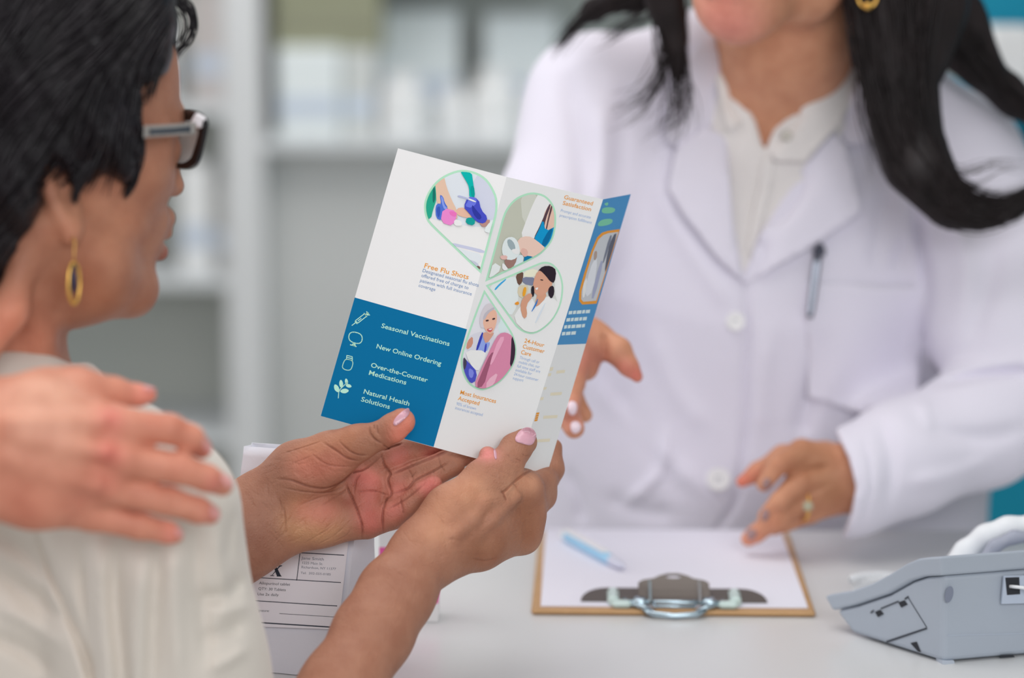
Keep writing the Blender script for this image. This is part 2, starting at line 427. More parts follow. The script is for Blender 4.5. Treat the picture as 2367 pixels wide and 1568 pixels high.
# ================================================================ the setting
def ONY(px, py, Y):
    d = W(J(px, py, 1.0)) - np.array([0, 0, CAMZ]); return Vector(np.array([0, 0, CAMZ]) + d * (Y / d[1]))
def sbox(name, lo, hi, m, bev=0.0):
    b = MB(); b.box(lo, hi, 0, None, bev); o = b.build(name, m); o['kind'] = 'structure'; return o
m_wall = mat('wall_paint', (186, 188, 186), 0.8, noise=(0.7, 0.4, (176, 178, 177)))
m_teal = mat('teal_paint', (14, 132, 160), 0.7, noise=(1.5, 0.3, (20, 140, 166)))
m_floor = mat('vinyl_floor', (168, 166, 160), 0.4, noise=(6, 0.3, (150, 148, 142)))
m_white = mat('white_laminate', (200, 201, 200), 0.45)
m_shelf = mat('shelf_laminate', (203, 206, 208), 0.5)
sbox('floor', (-3.2, -1.5, -0.1), (3.2, 6.8, 0), m_floor)
sbox('ceiling', (-3.2, -1.5, 2.9), (3.2, 6.8, 3.0), m_wall)
sbox('wall_back', (-3.2, 6.6, 0.002), (3.2, 6.75, 2.898), m_wall)
sbox('wall_right', (2.6, -1.5, 0.002), (2.75, 6.596, 2.898), m_wall)
tx = ONY(2214, 1100, 3.6).x
sbox('wall_partition', (tx, 3.6, 0.002), (2.598, 3.72, 2.898), m_teal)
sbox('baseboard_partition', (tx, 3.585, 0.002), (2.598, 3.599, 0.09), m_white, 0.004)
# pharmacy shelving behind the counter
YS = 5.90
sh = empty('shelving_unit', (0, YS, 0), 'tall white pharmacy shelving unit with packed upper shelves, blurred behind the two women', 'shelving unit')
xL = ONY(525, 700, YS).x; xP = ONY(612, 700, YS).x; xR = ONY(2300, 700, YS).x
def part(name, boxes, m, parent, bev=0.002):
    b = MB(); [b.box(lo, hi, 0, None, bev) for lo, hi in boxes]; return b.build(name, m, parent)
part('side_panel', [((xL, YS, 0.0), (xP, YS + 0.5, 2.3))], mat('upright_panel', (204, 205, 206), 0.6), sh)
part('side_panel', [((xR - 0.03, YS, 0.0), (xR, YS + 0.5, 2.3))], m_shelf, sh)
part('side_panel', [((-2.02, YS, 0.0), (-1.99, YS + 0.5, 2.3))], m_shelf, sh)
part('back_panel', [((-1.99, YS + 0.47, 0.0), (xR - 0.03, YS + 0.49, 2.3))], mat('back_board', (183, 186, 180), 0.7), sh)
zs = ONY(900, 322, YS).z
zt = ONY(900, -90, YS).z
zl = ONY(450, 640, YS).z
for z in (zs, zt + 0.05, 2.1): part('shelf_board', [((xP, YS, z - 0.028), (xR - 0.03, YS + 0.47, z))], m_shelf, sh)
for z in (zl, zl + 0.42, zl - 0.4, 2.1): part('shelf_board', [((-1.99, YS, z - 0.028), (xL, YS + 0.47, z))], m_shelf, sh)
part('cabinet_door', [((xP + 0.002, YS + 0.09, 0.1), (xR - 0.032, YS + 0.11, zs - 0.03))], mat('cabinet_front', (186, 187, 186), 0.6), sh)
# goods on the shelves
def carton(name, px0, px1, py0, z0, m, depth, label, cat, group=None, yo=0.03, band=None):
    a = ONY(px0, py0, YS + yo); b_ = ONY(px1, py0, YS + yo); g = MB(); g.box((a.x, YS + yo, z0), (b_.x, YS + yo + depth, a.z), 0, None, 0.004)
    g.box((a.x + 0.004, YS + yo - 0.002, z0 + (a.z - z0) * 0.25), (b_.x - 0.004, YS + yo, z0 + (a.z - z0) * 0.45), 1)
    o = g.build(name, [m, band or mat('carton_band', (190, 200, 214), 0.6)]); return tag(o, label, cat, group)
def bottle(px, py0, w_px, z0, m, label, yo=0.1):
    a = ONY(px, py0, YS + yo); r = (ONY(px + w_px / 2, py0, YS + yo).x - a.x); hgt = a.z - z0
    t = empty('medicine_bottle', (a.x, YS + yo, z0), label, 'bottle')
    b = MB(); b.lathe((a.x, YS + yo, z0), [(r * .9, 0), (r, 0.006), (r, hgt * .68), (r * .6, hgt * .8), (r * .55, hgt * .83)], 20, 0); smooth_angle(b.build('bottle_body', m, t))
    c = MB(); c.lathe((a.x, YS + yo, z0 + hgt * .83), [(r * .68, 0), (r * .68, hgt * .16), (r * .6, hgt * .17)], 20, 0); smooth_angle(c.build('cap', mat('cap_white', (222, 224, 228), 0.5), t))
m_blue = mat('carton_blue_white', (216, 222, 238), 0.5); m_grn = mat('carton_white', (222, 226, 226), 0.5); m_olive = mat('carton_olive', (140, 141, 118), 0.6)
carton('carton', 632, 880, -60, zs + 0.214, m_olive, 0.2, 'olive grey carton on top of the white boxes beside the shelving upright', 'box', None, 0.06, mat('olive_band', (132, 132, 112), 0.6))
carton('carton', 640, 785, 110, zs, m_blue, 0.3, 'wide white carton standing under the olive grey carton beside the upright', 'box', None, 0.02)
carton('carton', 790, 866, 112, zs, mat('carton_grey', (196, 198, 196), 0.6), 0.3, 'narrow grey carton between the wide white carton and the white bottles', 'box', None, 0.06)
carton('carton', 872, 1062, 22, zs, m_blue, 0.22, 'tall bluish white carton standing behind the middle of the shelf', 'box', None, 0.22)
carton('carton', 1118, 1290, 34, zs, m_blue, 0.22, 'tall bluish white carton behind the shelf row, beside the white coat shoulder', 'box', None, 0.22)
bottle(932, 168, 110, zs, m_grn, 'squat white medicine bottle in front of the tall middle carton')
bottle(1050, 200, 70, zs, m_grn, 'small white medicine bottle between two squat ones on the shelf')
bottle(1142, 160, 112, zs, m_grn, 'squat white medicine bottle beside the white coat shoulder')
bottle(1255, 170, 90, zs, m_grn, 'white medicine bottle half hidden behind the white coat shoulder', 0.08)
m_dim = mat('carton_dim', (170, 170, 168), 0.6)
carton('carton', 412, 486, 380, zl, m_grn, 0.2, 'pale carton on the lower left bay, behind the face of the woman with glasses', 'box', None, 0.04)
carton('carton', 488, 523, 420, zl, m_dim, 0.2, 'narrow grey carton against the shelving upright in the left bay', 'box', None, 0.08)
carton('carton', 440, 520, -20, zl + 0.42, mat('carton_mauve', (192, 186, 184), 0.6), 0.2, 'mauve grey carton high in the left bay behind the dark hair', 'box', None, 0.1)
carton('carton', 230, 400, 60, zl + 0.42, m_grn, 0.2, 'pale carton high in the left bay, mostly behind the dark hair', 'box', None, 0.1)
# white bags hanging by the teal partition
a = ONY(2278, 60, 3.5); b_ = ONY(2420, 250, 3.5)
w1 = MB(); w1.box((a.x, 3.49, b_.z + 0.002), (a.x + 0.075, 3.59, a.z), 0, None, 0.012)
tag(w1.build('carton', m_grn), 'white box on the small shelf of the teal wall, nearest the black hair', 'box')
w1 = MB(); w1.box((a.x + 0.085, 3.47, b_.z + 0.002), (b_.x + 0.05, 3.59, a.z - 0.03), 0, None, 0.012)
tag(w1.build('carton', m_blue), 'wider white box at the right end of the small shelf on the teal wall', 'box')
w1 = MB(); w1.box((a.x - 0.03, 3.46, b_.z - 0.02), (b_.x + 0.4, 3.598, b_.z), 0, None, 0.002)
tag(w1.build('wall_shelf', m_teal), 'small teal shelf fixed to the teal wall in the top right corner', 'shelf')
# counter
yb = ONZ(1500, 1225).y; yf = 1.78
ct = empty('counter', (0, (yb + yf) / 2, 0), 'long white pharmacy counter between the customer and the pharmacist', 'counter')
m_top = mat('counter_top', (196, 197, 198), 0.28, spec=0.5, noise=(3.0, 0.25, (192, 193, 192)))
part('worktop', [((-1.4, yf, 0.965), (1.9, yb, 1.0))], m_top, ct, 0.004)
part('front_panel', [((-1.38, yf + 0.03, 0.0), (1.88, yf + 0.05, 0.964))], m_white, ct)
part('side_panel', [((-1.38, yf + 0.051, 0.0), (-1.36, yb - 0.04, 0.964))], m_white, ct)
part('side_panel', [((1.86, yf + 0.051, 0.0), (1.88, yb - 0.04, 0.964))], m_white, ct)
# ================================================================ clipboard
FL = ONZ(1228, 1409, 1.0055); FR = ONZ(1886, 1415, 1.0055); ex = (FR - FL).normalized(); ey = Vector((-ex.y, ex.x, 0)); BW = (FR - FL).length
MC = Matrix((( ex.x, ey.x, 0, FL.x), (ex.y, ey.y, 0, FL.y), (0, 0, 1, 1.0005), (0, 0, 0, 1)))
m_board = mat('hardboard', (176, 140, 100), 0.55, noise=(60, 0.4, (160, 124, 84)), bump=[('noise', 400, 0.2, 0.0005, (1, 1, 1))])
cb = empty('clipboard', tuple(MC @ Vector((BW / 2, 0.16, 0))), 'brown hardboard clipboard with a low steel clip, lying on the white counter', 'clipboard')
b = MB(); b.box((0, 0, 0), (BW, 0.292, 0.005), 0, MC, 0.002); b.build('board', m_board, cb)
m_steel = mat('dark_steel', (98, 92, 88), 0.42, metal=0.55); m_chr = mat('chrome', (168, 186, 196), 0.22, metal=0.9); m_plas = mat('clear_green_plastic', (196, 214, 210), 0.3, alpha=0.85)
cxm = (ONZ(1553, 1400).x - FL.x) / ex.x
b = MB()
def arc(cx, cy, rx, ry, a0, a1, n=8): return [(cx + rx * math.cos(math.radians(a0 + (a1 - a0) * i / n)), cy + ry * math.sin(math.radians(a0 + (a1 - a0) * i / n))) for i in range(n + 1)]
pl = [(cxm - 0.081, 0.021)] + arc(cxm - 0.058, 0.021, 0.023, 0.022, 180, 90)[1:] + arc(cxm + 0.058, 0.021, 0.023, 0.022, 90, 0)
for (y0_, z0_, y1_, z1_) in ((0, 0, 0, 0),):
    b.prism([MC @ Vector((x, y, 0.0066 + (y - 0.021) * 0.26)) for x, y in pl], Vector((0, 0, 0.0012)))
smooth_angle(b.build('jaw_plate', m_steel, cb))
# lever: bent plate with a shouldered top and a hanging hole
def lev(s): return (0.013 + 0.030 * s, 0.009 + 0.012 * s + 0.006 * s * s)   # y, z along the lever
outl = [(-0.031, 0.0), (-0.031, 0.72), (-0.027, 0.80), (-0.017, 0.86), (-0.012, 0.94), (-0.005, 1.0), (0.005, 1.0), (0.012, 0.94), (0.017, 0.86), (0.027, 0.80), (0.031, 0.72), (0.031, 0.0)]
hole = [(0.0068 * math.cos(a), 0.90 + 0.045 * math.sin(a)) for a in np.linspace(0, 2 * math.pi, 13)[:-1]]
r = delaunay_2d_cdt([Vector(p) for p in [(x, s_) for x, s_ in outl] + hole + [(x, s_) for x in (-0.02, 0, 0.02) for s_ in (0.25, 0.5, 0.7)]], [], [list(range(12)), list(range(23, 11, -1))], 1, 1e-5)
vv = []; 
for (x, s_) in r[0]: y, z = lev(s_); vv.append(MC @ Vector((cxm + x, y, z)))
def inhole(t): cxh = sum(r[0][i][0] for i in t) / len(t); cyh = sum(r[0][i][1] for i in t) / len(t); return (cxh / 0.0068) ** 2 + ((cyh - 0.9) / 0.045) ** 2 < 0.9
fs = [tuple(t) for t in r[2] if not inhole(t)]
lv = mesh('lever', vv, fs, m_steel, cb, False); md = lv.modifiers.new('solid', 'SOLIDIFY'); md.thickness = 0.0012
for sx in (-0.022, 0.021):
    b = MB(); b.box((cxm + sx, 0.012, 0.011), (cxm + sx + 0.002, 0.04, 0.0125), 0, MC @ Matrix.Translation((0, -0.002, -0.004)) @ Matrix.Rotation(0.42, 4, 'X'))
    b.build('stiffening_rib', m_chr, cb)
b = MB()
def L3(x, y, z): return MC @ Vector((cxm + x, y, z))
b.tube([L3(-0.045, 0.008, 0.010), L3(0.045, 0.008, 0.010)], 0.0022, 8)
for s in (-1, 1):
    b.tube([L3(s * 0.043, 0.020, 0.009), L3(s * 0.040, 0.008, 0.009), L3(s * 0.028, 0.001, 0.008), L3(s * 0.018, -0.004, 0.004)], 0.0022, 8)
    b.box((cxm + s * 0.030 - 0.006, 0.003, 0.0055), (cxm + s * 0.030 + 0.006, 0.016, 0.0135), 0, MC, 0.002)
b.tube([L3(-0.019, 0.008, 0.011), L3(-0.017, -0.002, 0.009), L3(0.017, -0.002, 0.009), L3(0.019, 0.008, 0.011)], 0.0013, 8)
b.tube([L3(-0.026, -0.003, 0.006), L3(-0.018, -0.008, 0.004), L3(0, -0.0105, 0.003), L3(0.018, -0.008, 0.004), L3(0.026, -0.003, 0.006)], 0.0026, 8)
b.build('hinge_wire', m_chr, cb, True)
for s in (-1, 1):
    b = MB(); b.box((cxm + s * 0.053 - 0.005, 0.008, 0.0055), (cxm + s * 0.053 + 0.005, 0.040, 0.015), 0, MC, 0.003)
    b.box((cxm + s * 0.046 - 0.009, 0.002, 0.0055), (cxm + s * 0.046 + 0.009, 0.012, 0.012), 0, MC, 0.003); b.build('corner_cover', m_plas, cb)
m_paper = mat('white_paper', (214, 213, 226), 0.75, noise=(2.0, 0.2, (210, 209, 222)))
b = MB(); b.box((0.008, 0.008, 0.0052), (BW - 0.006, 0.2925, 0.0063), 0, MC @ Matrix.Rotation(0.006, 4, 'Z'))
tag(b.build('paper_sheet', m_paper), 'blank white sheets held on the brown clipboard', 'paper')
# pen on the clipboard
pa = ONZ(1308, 1238, 1.012); pb = ONZ(1442, 1311, 1.012); pd = (pb - pa)
pn = empty('ballpoint_pen', tuple((pa + pb) / 2 - Vector((0, 0, 0.0045))), 'white and light blue ballpoint pen lying on the clipboard paper', 'pen')
q_ = pd.normalized(); Lp = max(pd.length, 0.10)
b = MB(); b.lathe(pa, [(0.0045, 0), (0.0052, 0.006), (0.0052, Lp * .55), (0.0050, Lp * .80)], 16, 0, q_); smooth_angle(b.build('barrel', mat('pen_blue', (150, 196, 232), 0.2), pn))
b = MB(); b.lathe(pa + q_ * (Lp * .8), [(0.0050, 0), (0.0042, Lp * .12), (0.0014, Lp * .2)], 16, 0, q_); smooth_angle(b.build('tip', mat('pen_grip', (190, 192, 206), 0.3), pn))
b = MB(); sd = Vector((q_.y, -q_.x, 0)); 
for (t0, t1, wd) in ((0.0, .72, 0.0058),):
    A_ = pa + q_ * (Lp * t0) + Vector((0, 0, 0.0052)) + sd * -0.001; b.prism([A_ - sd * -wd, A_ + sd * -wd * .3, A_ + sd * -wd * .3 + q_ * Lp * t1, A_ - sd * -wd + q_ * Lp * t1], Vector((0, 0, 0.0014)))
b.lathe(pa - q_ * 0.006, [(0.003, 0), (0.0054, 0.003), (0.0054, 0.010)], 14, 0, q_)
b.build('clip', mat('pen_white', (236, 240, 250), 0.2), pn)
# ================================================================ desk phone
A0 = ONZ(2180, 1536); B0 = ONZ(1967, 1470); C0 = ONZ(2700, 1489); e1 = (B0 - A0).normalized(); e2 = (C0 - A0).normalized(); n1 = e1.cross(Vector((0, 0, 1)))
LP = (B0 - A0).length
def onface(px, py):     # point of the phone's narrow side seen from the camera
    o_, d_ = ray(px, py); t = (A0 - o_).dot(n1) / d_.dot(n1); return o_ + d_ * t
m_ph = mat('phone_grey', (156, 164, 175), 0.5, spec=0.35); m_ph2 = mat('phone_light', (216, 219, 232), 0.45); m_dk = mat('socket_dark', (40, 42, 48), 0.6); m_line = mat('seam_dark', (60, 64, 72), 0.7)
ph = empty('desk_phone', tuple(A0 + e1 * 0.08 + e2 * 0.1), 'grey corded desk phone seen from the back at the right end of the counter', 'phone')
WID = 0.21
prof = [(2180, 1531), (1969, 1464), (1929, 1411), (1978, 1401), (2055, 1375), (2108, 1345), (2140, 1334), (2180, 1331)]
b = MB(); b.prism([onface(*p) for p in prof], e2 * WID); bs = b.build('base', m_ph, ph)
bv_ = bs.modifiers.new('bevel', 'BEVEL'); bv_.width = 0.004; bv_.segments = 3; bv_.limit_method = 'ANGLE'
prof2 = [(1929, 1411), (1911, 1378), (1925, 1373), (1975, 1365), (2020, 1349), (2065, 1325), (2100, 1303), (2128, 1291), (2155, 1288), (2182, 1287), (2182, 1331), (2140, 1333), (2108, 1343), (2055, 1373), (1978, 1399)]
b = MB(); b.prism([onface(*p) - n1 * 0.0 for p in prof2], e2 * WID); tp = b.build('top_cover', m_ph, ph)
# the cover overhangs the base a little on every side
cen = sum((onface(*p) for p in prof2), Vector()) / len(prof2) + e2 * WID / 2
for v in tp.data.vertices:
    wv = v.co; s_ = (wv - cen).dot(e2); v.co = wv + e2 * (0.0022 if s_ > 0 else -0.0022)
bv_ = tp.modifiers.new('bevel', 'BEVEL'); bv_.width = 0.002; bv_.segments = 3; bv_.limit_method = 'ANGLE'
nf = -e2      # outward from the near narrow side
def fpoly(pts, off=0.0004): return [onface(*p) + nf * off for p in pts]
b = MB()
for pts in ([(2050, 1482), (2143, 1451), (2144, 1455), (2051, 1487)], [(2013, 1416), (2020, 1410), (2022, 1413), (2015, 1419)], [(2037, 1406), (2078, 1389), (2079, 1392), (2038, 1409)], [(2092, 1384), (2100, 1378), (2102, 1381), (2094, 1387)]): b.prism(fpoly(pts), nf * 0.0003, 0)
b.prism(fpoly([(2100, 1380), (2144, 1451), (2142.6, 1451), (2098.6, 1380)]), nf * 0.0002, 0)
b.build('hatch_seam', m_line, ph)
for pts in ([(2024, 1415), (2036, 1410), (2044, 1420), (2031, 1427)], [(2078, 1393), (2092, 1388), (2099, 1398), (2085, 1405)], [(2106, 1487), (2120, 1484), (2130, 1508), (2124, 1507)]):
    b = MB(); b.prism(fpoly(pts), nf * 0.0003, 0); b.build('screw_recess', m_dk, ph)
# rear face (parallel to e2): recess, jack, foot
nr = -e1; n2 = Vector((e2.y, -e2.x, 0)); n2 = n2 if n2.y < 0 else -n2
def onrear(px, py, off=0.0006):
    o_, d_ = ray(px, py); t = (A0 - o_).dot(n2) / d_.dot(n2); return o_ + d_ * t + n2 * off
b = MB(); b.prism([onrear(2193 + 9.5 * math.cos(a) + 3 * math.sin(a), 1374 - 19 * math.sin(a)) for a in np.linspace(0, 2 * math.pi, 21)[:-1]], n2 * 0.0003); b.build('round_recess', mat('phone_shadow', (120, 126, 142), 0.7), ph)
b = MB(); b.prism([onrear(2312, 1395), onrear(2420, 1392), onrear(2420, 1329), onrear(2318, 1331)], n2 * 0.002); b.build('jack_housing', mat('phone_grey_edge', (172, 182, 198), 0.5), ph)
b = MB(); b.prism([onrear(2320, 1334, .0026), onrear(2352, 1333, .0026), onrear(2354, 1372, .0026), onrear(2324, 1374, .0026)], n2 * 0.0004)
b.build('jack_socket', m_dk, ph)
b = MB(); b.tube([onrear(2330, 1354, 0.003), onrear(2340, 1352, 0.008), onrear(2355, 1353, 0.010), onrear(2380, 1360, 0.014), onrear(2430, 1372, 0.02)], 0.0014, 8); b.build('line_cord', m_ph2, ph, True)
b = MB(); b.prism([onrear(2178, 1537, .001), onrear(2206, 1536, .001), onrear(2204, 1527, .001), onrear(2178, 1528, .001)], -n2 * 0.012); b.build('rubber_foot', mat('foot_grey', (170, 178, 190), 0.6), ph)
b = MB(); b.prism([onrear(2310, 1521), onrear(2345, 1519), onrear(2340, 1513), onrear(2312, 1514)], n2 * 0.0004); b.build('cable_notch', m_dk, ph)
b = MB(); b.prism([onrear(2190, 1470, .0003), onrear(2500, 1462, .0003), onrear(2500, 1461, .0003), onrear(2190, 1469, .0003)], n2 * 0.0001); b.build('mould_line', mat('mould', (176, 186, 200), 0.5), ph)
# handset arching over the back
hs = Field(); hs.chain([(2205, 1330, 2.08, 26), (2232, 1277, 2.075, 24), (2278, 1240, 2.07, 23), (2330, 1221, 2.07, 23), (2400, 1214, 2.07, 24), (2500, 1235, 2.07, 25), (2560, 1290, 2.07, 26)], 0.01, 1.0)
hs.ell(J(2215, 1345, 2.08), np.eye(3), (0.022, 0.02, 0.024), 0.012); hs.ell(J(2570, 1330, 2.07), np.eye(3), (0.024, 0.02, 0.024), 0.012)
hso = field_obj('handset', hs, [pbox(2160, 1170, 2640, 1400, 2.03, 2.12, 0.002)], m_ph2, smooth=5); tag(hso, 'pale grey curved handset resting across the desk phone', 'phone handset')
hs = Field(); hs.chain([(2262, 1310, 2.05, 14), (2300, 1262, 2.05, 14), (2345, 1242, 2.05, 14), (2450, 1240, 2.05, 14), (2500, 1300, 2.05, 14)], 0.006)
o = field_obj('handset_shade', hs, [pbox(2240, 1215, 2530, 1340, 2.03, 2.08, 0.0025)], mat('phone_mid', (150, 154, 168), 0.5), ph)  # darker bar added for the shading under the handset's arch
b = MB(); pts = []
for i in range(90):
    t = i / 89; th = t * 2 * math.pi * 11
    c_ = np.array(ONZ(1968 + 120 * t, 1352 - 8 * math.sin(t * 3), 1.0105)); pts.append(tuple(c_ + np.array([0.0, math.cos(th) * 0.008, math.sin(th) * 0.008])))
b.tube(pts, 0.0017, 6); o = b.build('coiled_cord', m_ph2, None, True); tag(o, 'white coiled cord lying on the counter behind the desk phone', 'cord')
# ================================================================ flat printed sheets: a patch maps photo pixels to a sheet
class Patch:
    def __init__(s, tl, tr, br, bl): s.c = [J(*tl), J(*tr), J(*br), J(*bl)]; e = np.cross(s.c[1] - s.c[0], s.c[3] - s.c[0]); e /= np.linalg.norm(e); s.n = e if e[2] < 0 else -e
    def at(s, u, v, off=0.0): a, b, c, d = s.c; return a * (1 - u) * (1 - v) + b * u * (1 - v) + c * u * v + d * (1 - u) * v + s.n * off
    def px(s, u, v): p = s.at(u, v); return np.array([1183.5 + p[0] / p[2] * FPX, 784 - p[1] / p[2] * FPX])
    def inv(s, x, y):
        u, v = 0.5, 0.5
        for _ in range(8):
            p = s.px(u, v); e = 1e-4; ju = (s.px(u + e, v) - p) / e; jv = (s.px(u, v + e) - p) / e
            du = np.linalg.solve(np.stack([ju, jv], 1), np.array([x, y]) - p); u += du[0]; v += du[1]
        return u, v
    def pos(s, x, y, off=0.0): return Vector(W(s.at(*s.inv(x, y), off)))
    def size(s): return np.linalg.norm(s.c[1] - s.c[0]), np.linalg.norm(s.c[3] - s.c[0])
class Print:            # ink shapes on a patch, gathered per object
    def __init__(s, patch): s.p = patch; s.b = MB(); s.mats = []
    def mi(s, m):
        if m not in s.mats: s.mats.append(m)
        return s.mats.index(m)
    def poly(s, pts, m, layer=1):
        pts = [tuple(p) for p in pts]
        if len(pts) < 3: return
        r = delaunay_2d_cdt([Vector(p) for p in pts], [], [list(range(len(pts)))], 1, 1e-4)
        vs = [s.p.pos(p[0], p[1], 0.00006 * layer) for p in r[0]]; fs = []
        for t in r[2]: fs.append(tuple(t))
        s.b.add(vs, fs, s.mi(m))
    def line(s, pts, wpx, m, layer=1, closed=False):
        pts = [np.array(p, float) for p in pts]; n = len(pts)
        for i in range(n if closed else n - 1):
            a, b = pts[i], pts[(i + 1) % n]; d = b - a; L = np.linalg.norm(d)
            if L < 1e-6: continue
            d /= L; nn = np.array([-d[1], d[0]]) * wpx / 2; a = a - d * wpx * .3; b = b + d * wpx * .3
            s.poly([a - nn, b - nn, b + nn, a + nn], m, layer)
    def text(s, string, x0, y0, x1, cap, m, layer=1, weight=0.0, dark=None):
        cu = bpy.data.curves.new('t', 'FONT'); cu.body = string; cu.size = 1.0; cu.offset = weight; cu.resolution_u = 3
        ob = bpy.data.objects.new('t', cu); COL.objects.link(ob); bpy.context.view_layer.update()
        me = bpy.data.meshes.new_from_object(ob.evaluated_get(bpy.context.evaluated_depsgraph_get()))
        v = np.array([tuple(q.co) for q in me.vertices]); fs = [tuple(p.vertices) for p in me.polygons]
        bpy.data.objects.remove(ob); bpy.data.meshes.remove(me); bpy.data.curves.remove(cu)
        u0, v0 = s.p.inv(x0, y0); wm, hm = s.p.size(); xmax = v[:, 0].max()
        # the run of the line follows the sheet's own u axis
        e = s.p.px(u0 + 0.01, v0) - s.p.px(u0, v0); ulen = (x1 - x0) / e[0] * 0.01
        H = cap * np.linalg.norm(s.p.at(u0, v0)) / FPX / 0.72
        s.b.add([W(s.p.at(u0 + q[0] / xmax * ulen, v0 - q[1] * H / hm, 0.00006 * layer)) for q in v], fs, s.mi(m))
    def build(s, name, parent): return s.b.build(name, s.mats, parent)
def clip_convex(poly, clip):
    # Sutherland-Hodgman against a convex region
    area_ = sum(clip[i - 1][0] * clip[i][1] - clip[i][0] * clip[i - 1][1] for i in range(len(clip))); sg = 1 if area_ > 0 else -1; out = list(poly)
    for i in range(len(clip)):
        a = clip[i - 1]; b = clip[i]; inp = out; out = []
        f = lambda p: sg * ((b[0] - a[0]) * (p[1] - a[1]) - (b[1] - a[1]) * (p[0] - a[0]))
        for j in range(len(inp)):
            p, q = inp[j - 1], inp[j]; fp, fq = f(p), f(q)
            if (fp >= 0) != (fq >= 0): t = fp / (fp - fq); out.append((p[0] + (q[0] - p[0]) * t, p[1] + (q[1] - p[1]) * t))
            if fq >= 0: out.append(q)
        if not out: return []
    return out
def hull(pts):
    pts = sorted(set(map(tuple, pts)))
    def half(ps):
        h = []
        for p in ps:
            while len(h) > 1 and (h[-1][0] - h[-2][0]) * (p[1] - h[-2][1]) - (h[-1][1] - h[-2][1]) * (p[0] - h[-2][0]) <= 0: h.pop()
            h.append(p)
        return h
    a = half(pts); b = half(pts[::-1]); return a[:-1] + b[:-1]
def inset(poly, d):
    c = np.mean(poly, 0); n = len(poly); out = []
    for i in range(n):
        p0, p, p1 = map(lambda q: np.array(q, float), (poly[i - 1], poly[i], poly[(i + 1) % n])); e0 = (p - p0) / np.linalg.norm(p - p0); e1_ = (p1 - p) / np.linalg.norm(p1 - p)
        n0 = np.array([-e0[1], e0[0]]); n1_ = np.array([-e1_[1], e1_[0]])
        if n0 @ (c - p) < 0: n0 = -n0
        if n1_ @ (c - p) < 0: n1_ = -n1_
        bis = n0 + n1_; bis /= np.linalg.norm(bis); out.append(tuple(p + bis * d / max(0.35, bis @ n0)))
    return out
# ================================================================ brochure
# corners: photo pixels with their distance from the camera
TL = (920, 343, 1.895); K1T = (1171, 409, 1.888); K2T = (1394, 461, 1.925); TR = (1458, 449, 1.955)
BL = (741, 962, 1.868); K1B = (1002, 1034, 1.862); K2B = (1197, 1086, 1.898); BR = (1266, 1091, 1.975)
def onplane(a, b, c, p):          # distance that puts the fourth corner into the plane of the other three
    A, B_, C_ = J(*a), J(*b), J(*c); n = np.cross(B_ - A, C_ - A); q = J(p[0], p[1], 1.0); return (p[0], p[1], float((A @ n) / (q @ n)))
BL = onplane(TL, K1T, K1B, BL); K2B = onplane(K1T, K2T, K1B, K2B); BR = onplane(K2T, TR, K2B, BR)
PA = Patch(TL, K1T, K1B, BL); PB = Patch(K1T, K2T, K2B, K1B); PC = Patch(K2T, TR, BR, K2B)
bro = empty('brochure', tuple(P(1090, 1045, 1.87)), 'open trifold pharmacy brochure with teal block and drop shaped photos, held up in both hands', 'brochure')
m_pap = mat('coated_paper', (222, 222, 233), 0.38, spec=0.4)
g = MB(); ns = 6; nv = 12
for P_ in (PA, PB, PC):
    for off, flip in ((0.0, False), (-0.0002, True)):
        vs = [W(P_.at(i / ns, j / nv, off)) for j in range(nv + 1) for i in range(ns + 1)]; fs = []
        for j in range(nv):
            for i in range(ns): q = (j * (ns + 1) + i, j * (ns + 1) + i + 1, (j + 1) * (ns + 1) + i + 1, (j + 1) * (ns + 1) + i); fs.append(q if flip else q[::-1])
        g.add(vs, fs)
g.build('paper_sheet', m_pap, bro)
m_tealp = mat('print_teal', (0, 104, 152), 0.4); m_bluep = mat('print_blue_sheen', (78, 140, 190), 0.4); m_mint = mat('print_mint', (170, 216, 188), 0.5); m_minttxt = mat('print_mint_text', (176, 226, 204), 0.5)
m_or = mat('print_orange', (240, 150, 62), 0.5); m_txt = mat('print_slate', (110, 138, 180), 0.5); m_or2 = mat('print_peach', (242, 214, 192), 0.5); m_wtxt = mat('print_white', (205, 220, 236), 0.5); m_txt2 = mat('print_slate_pale', (150, 172, 208), 0.5)
pr = Print(PA); pr.poly([(820, 688), (1079.5, 761.5), (1002.3, 1033.5), (741.3, 962)], m_tealp); pr.build('teal_block', bro)
def clr(c, n=[0]): return mat('ink_%d_%d_%d' % c, c, 0.5)
def drop(P_, conv, outer, ringw, bg, shapes, name='photo_print'):
    O = hull([conv(*p) for p in rounded_drop(outer)]); I = inset(O, ringw); I = hull(I); pr = Print(P_)
    pr.poly(O, m_mint, 1); pr.poly(I, clr(bg), 2); k = 3
    for c, pts in shapes:
        q = [conv(*p) for p in rounded(pts, 1)]
        cl = clip_convex(q, I)
        if len(cl) > 2: pr.poly(cl, clr(c), k); k += 1
    return pr.build(name, bro)
def rounded_drop(pts):        # keep the first point sharp, round the rest
    n = len(pts); out = [pts[0]]
    sp = spline(pts[1:], 40); return out + [tuple(p) for p in sp]
cvA = lambda x, y: (960 + x / 4.9, 380 + y / 4.9)
skin1 = (214, 180, 160)
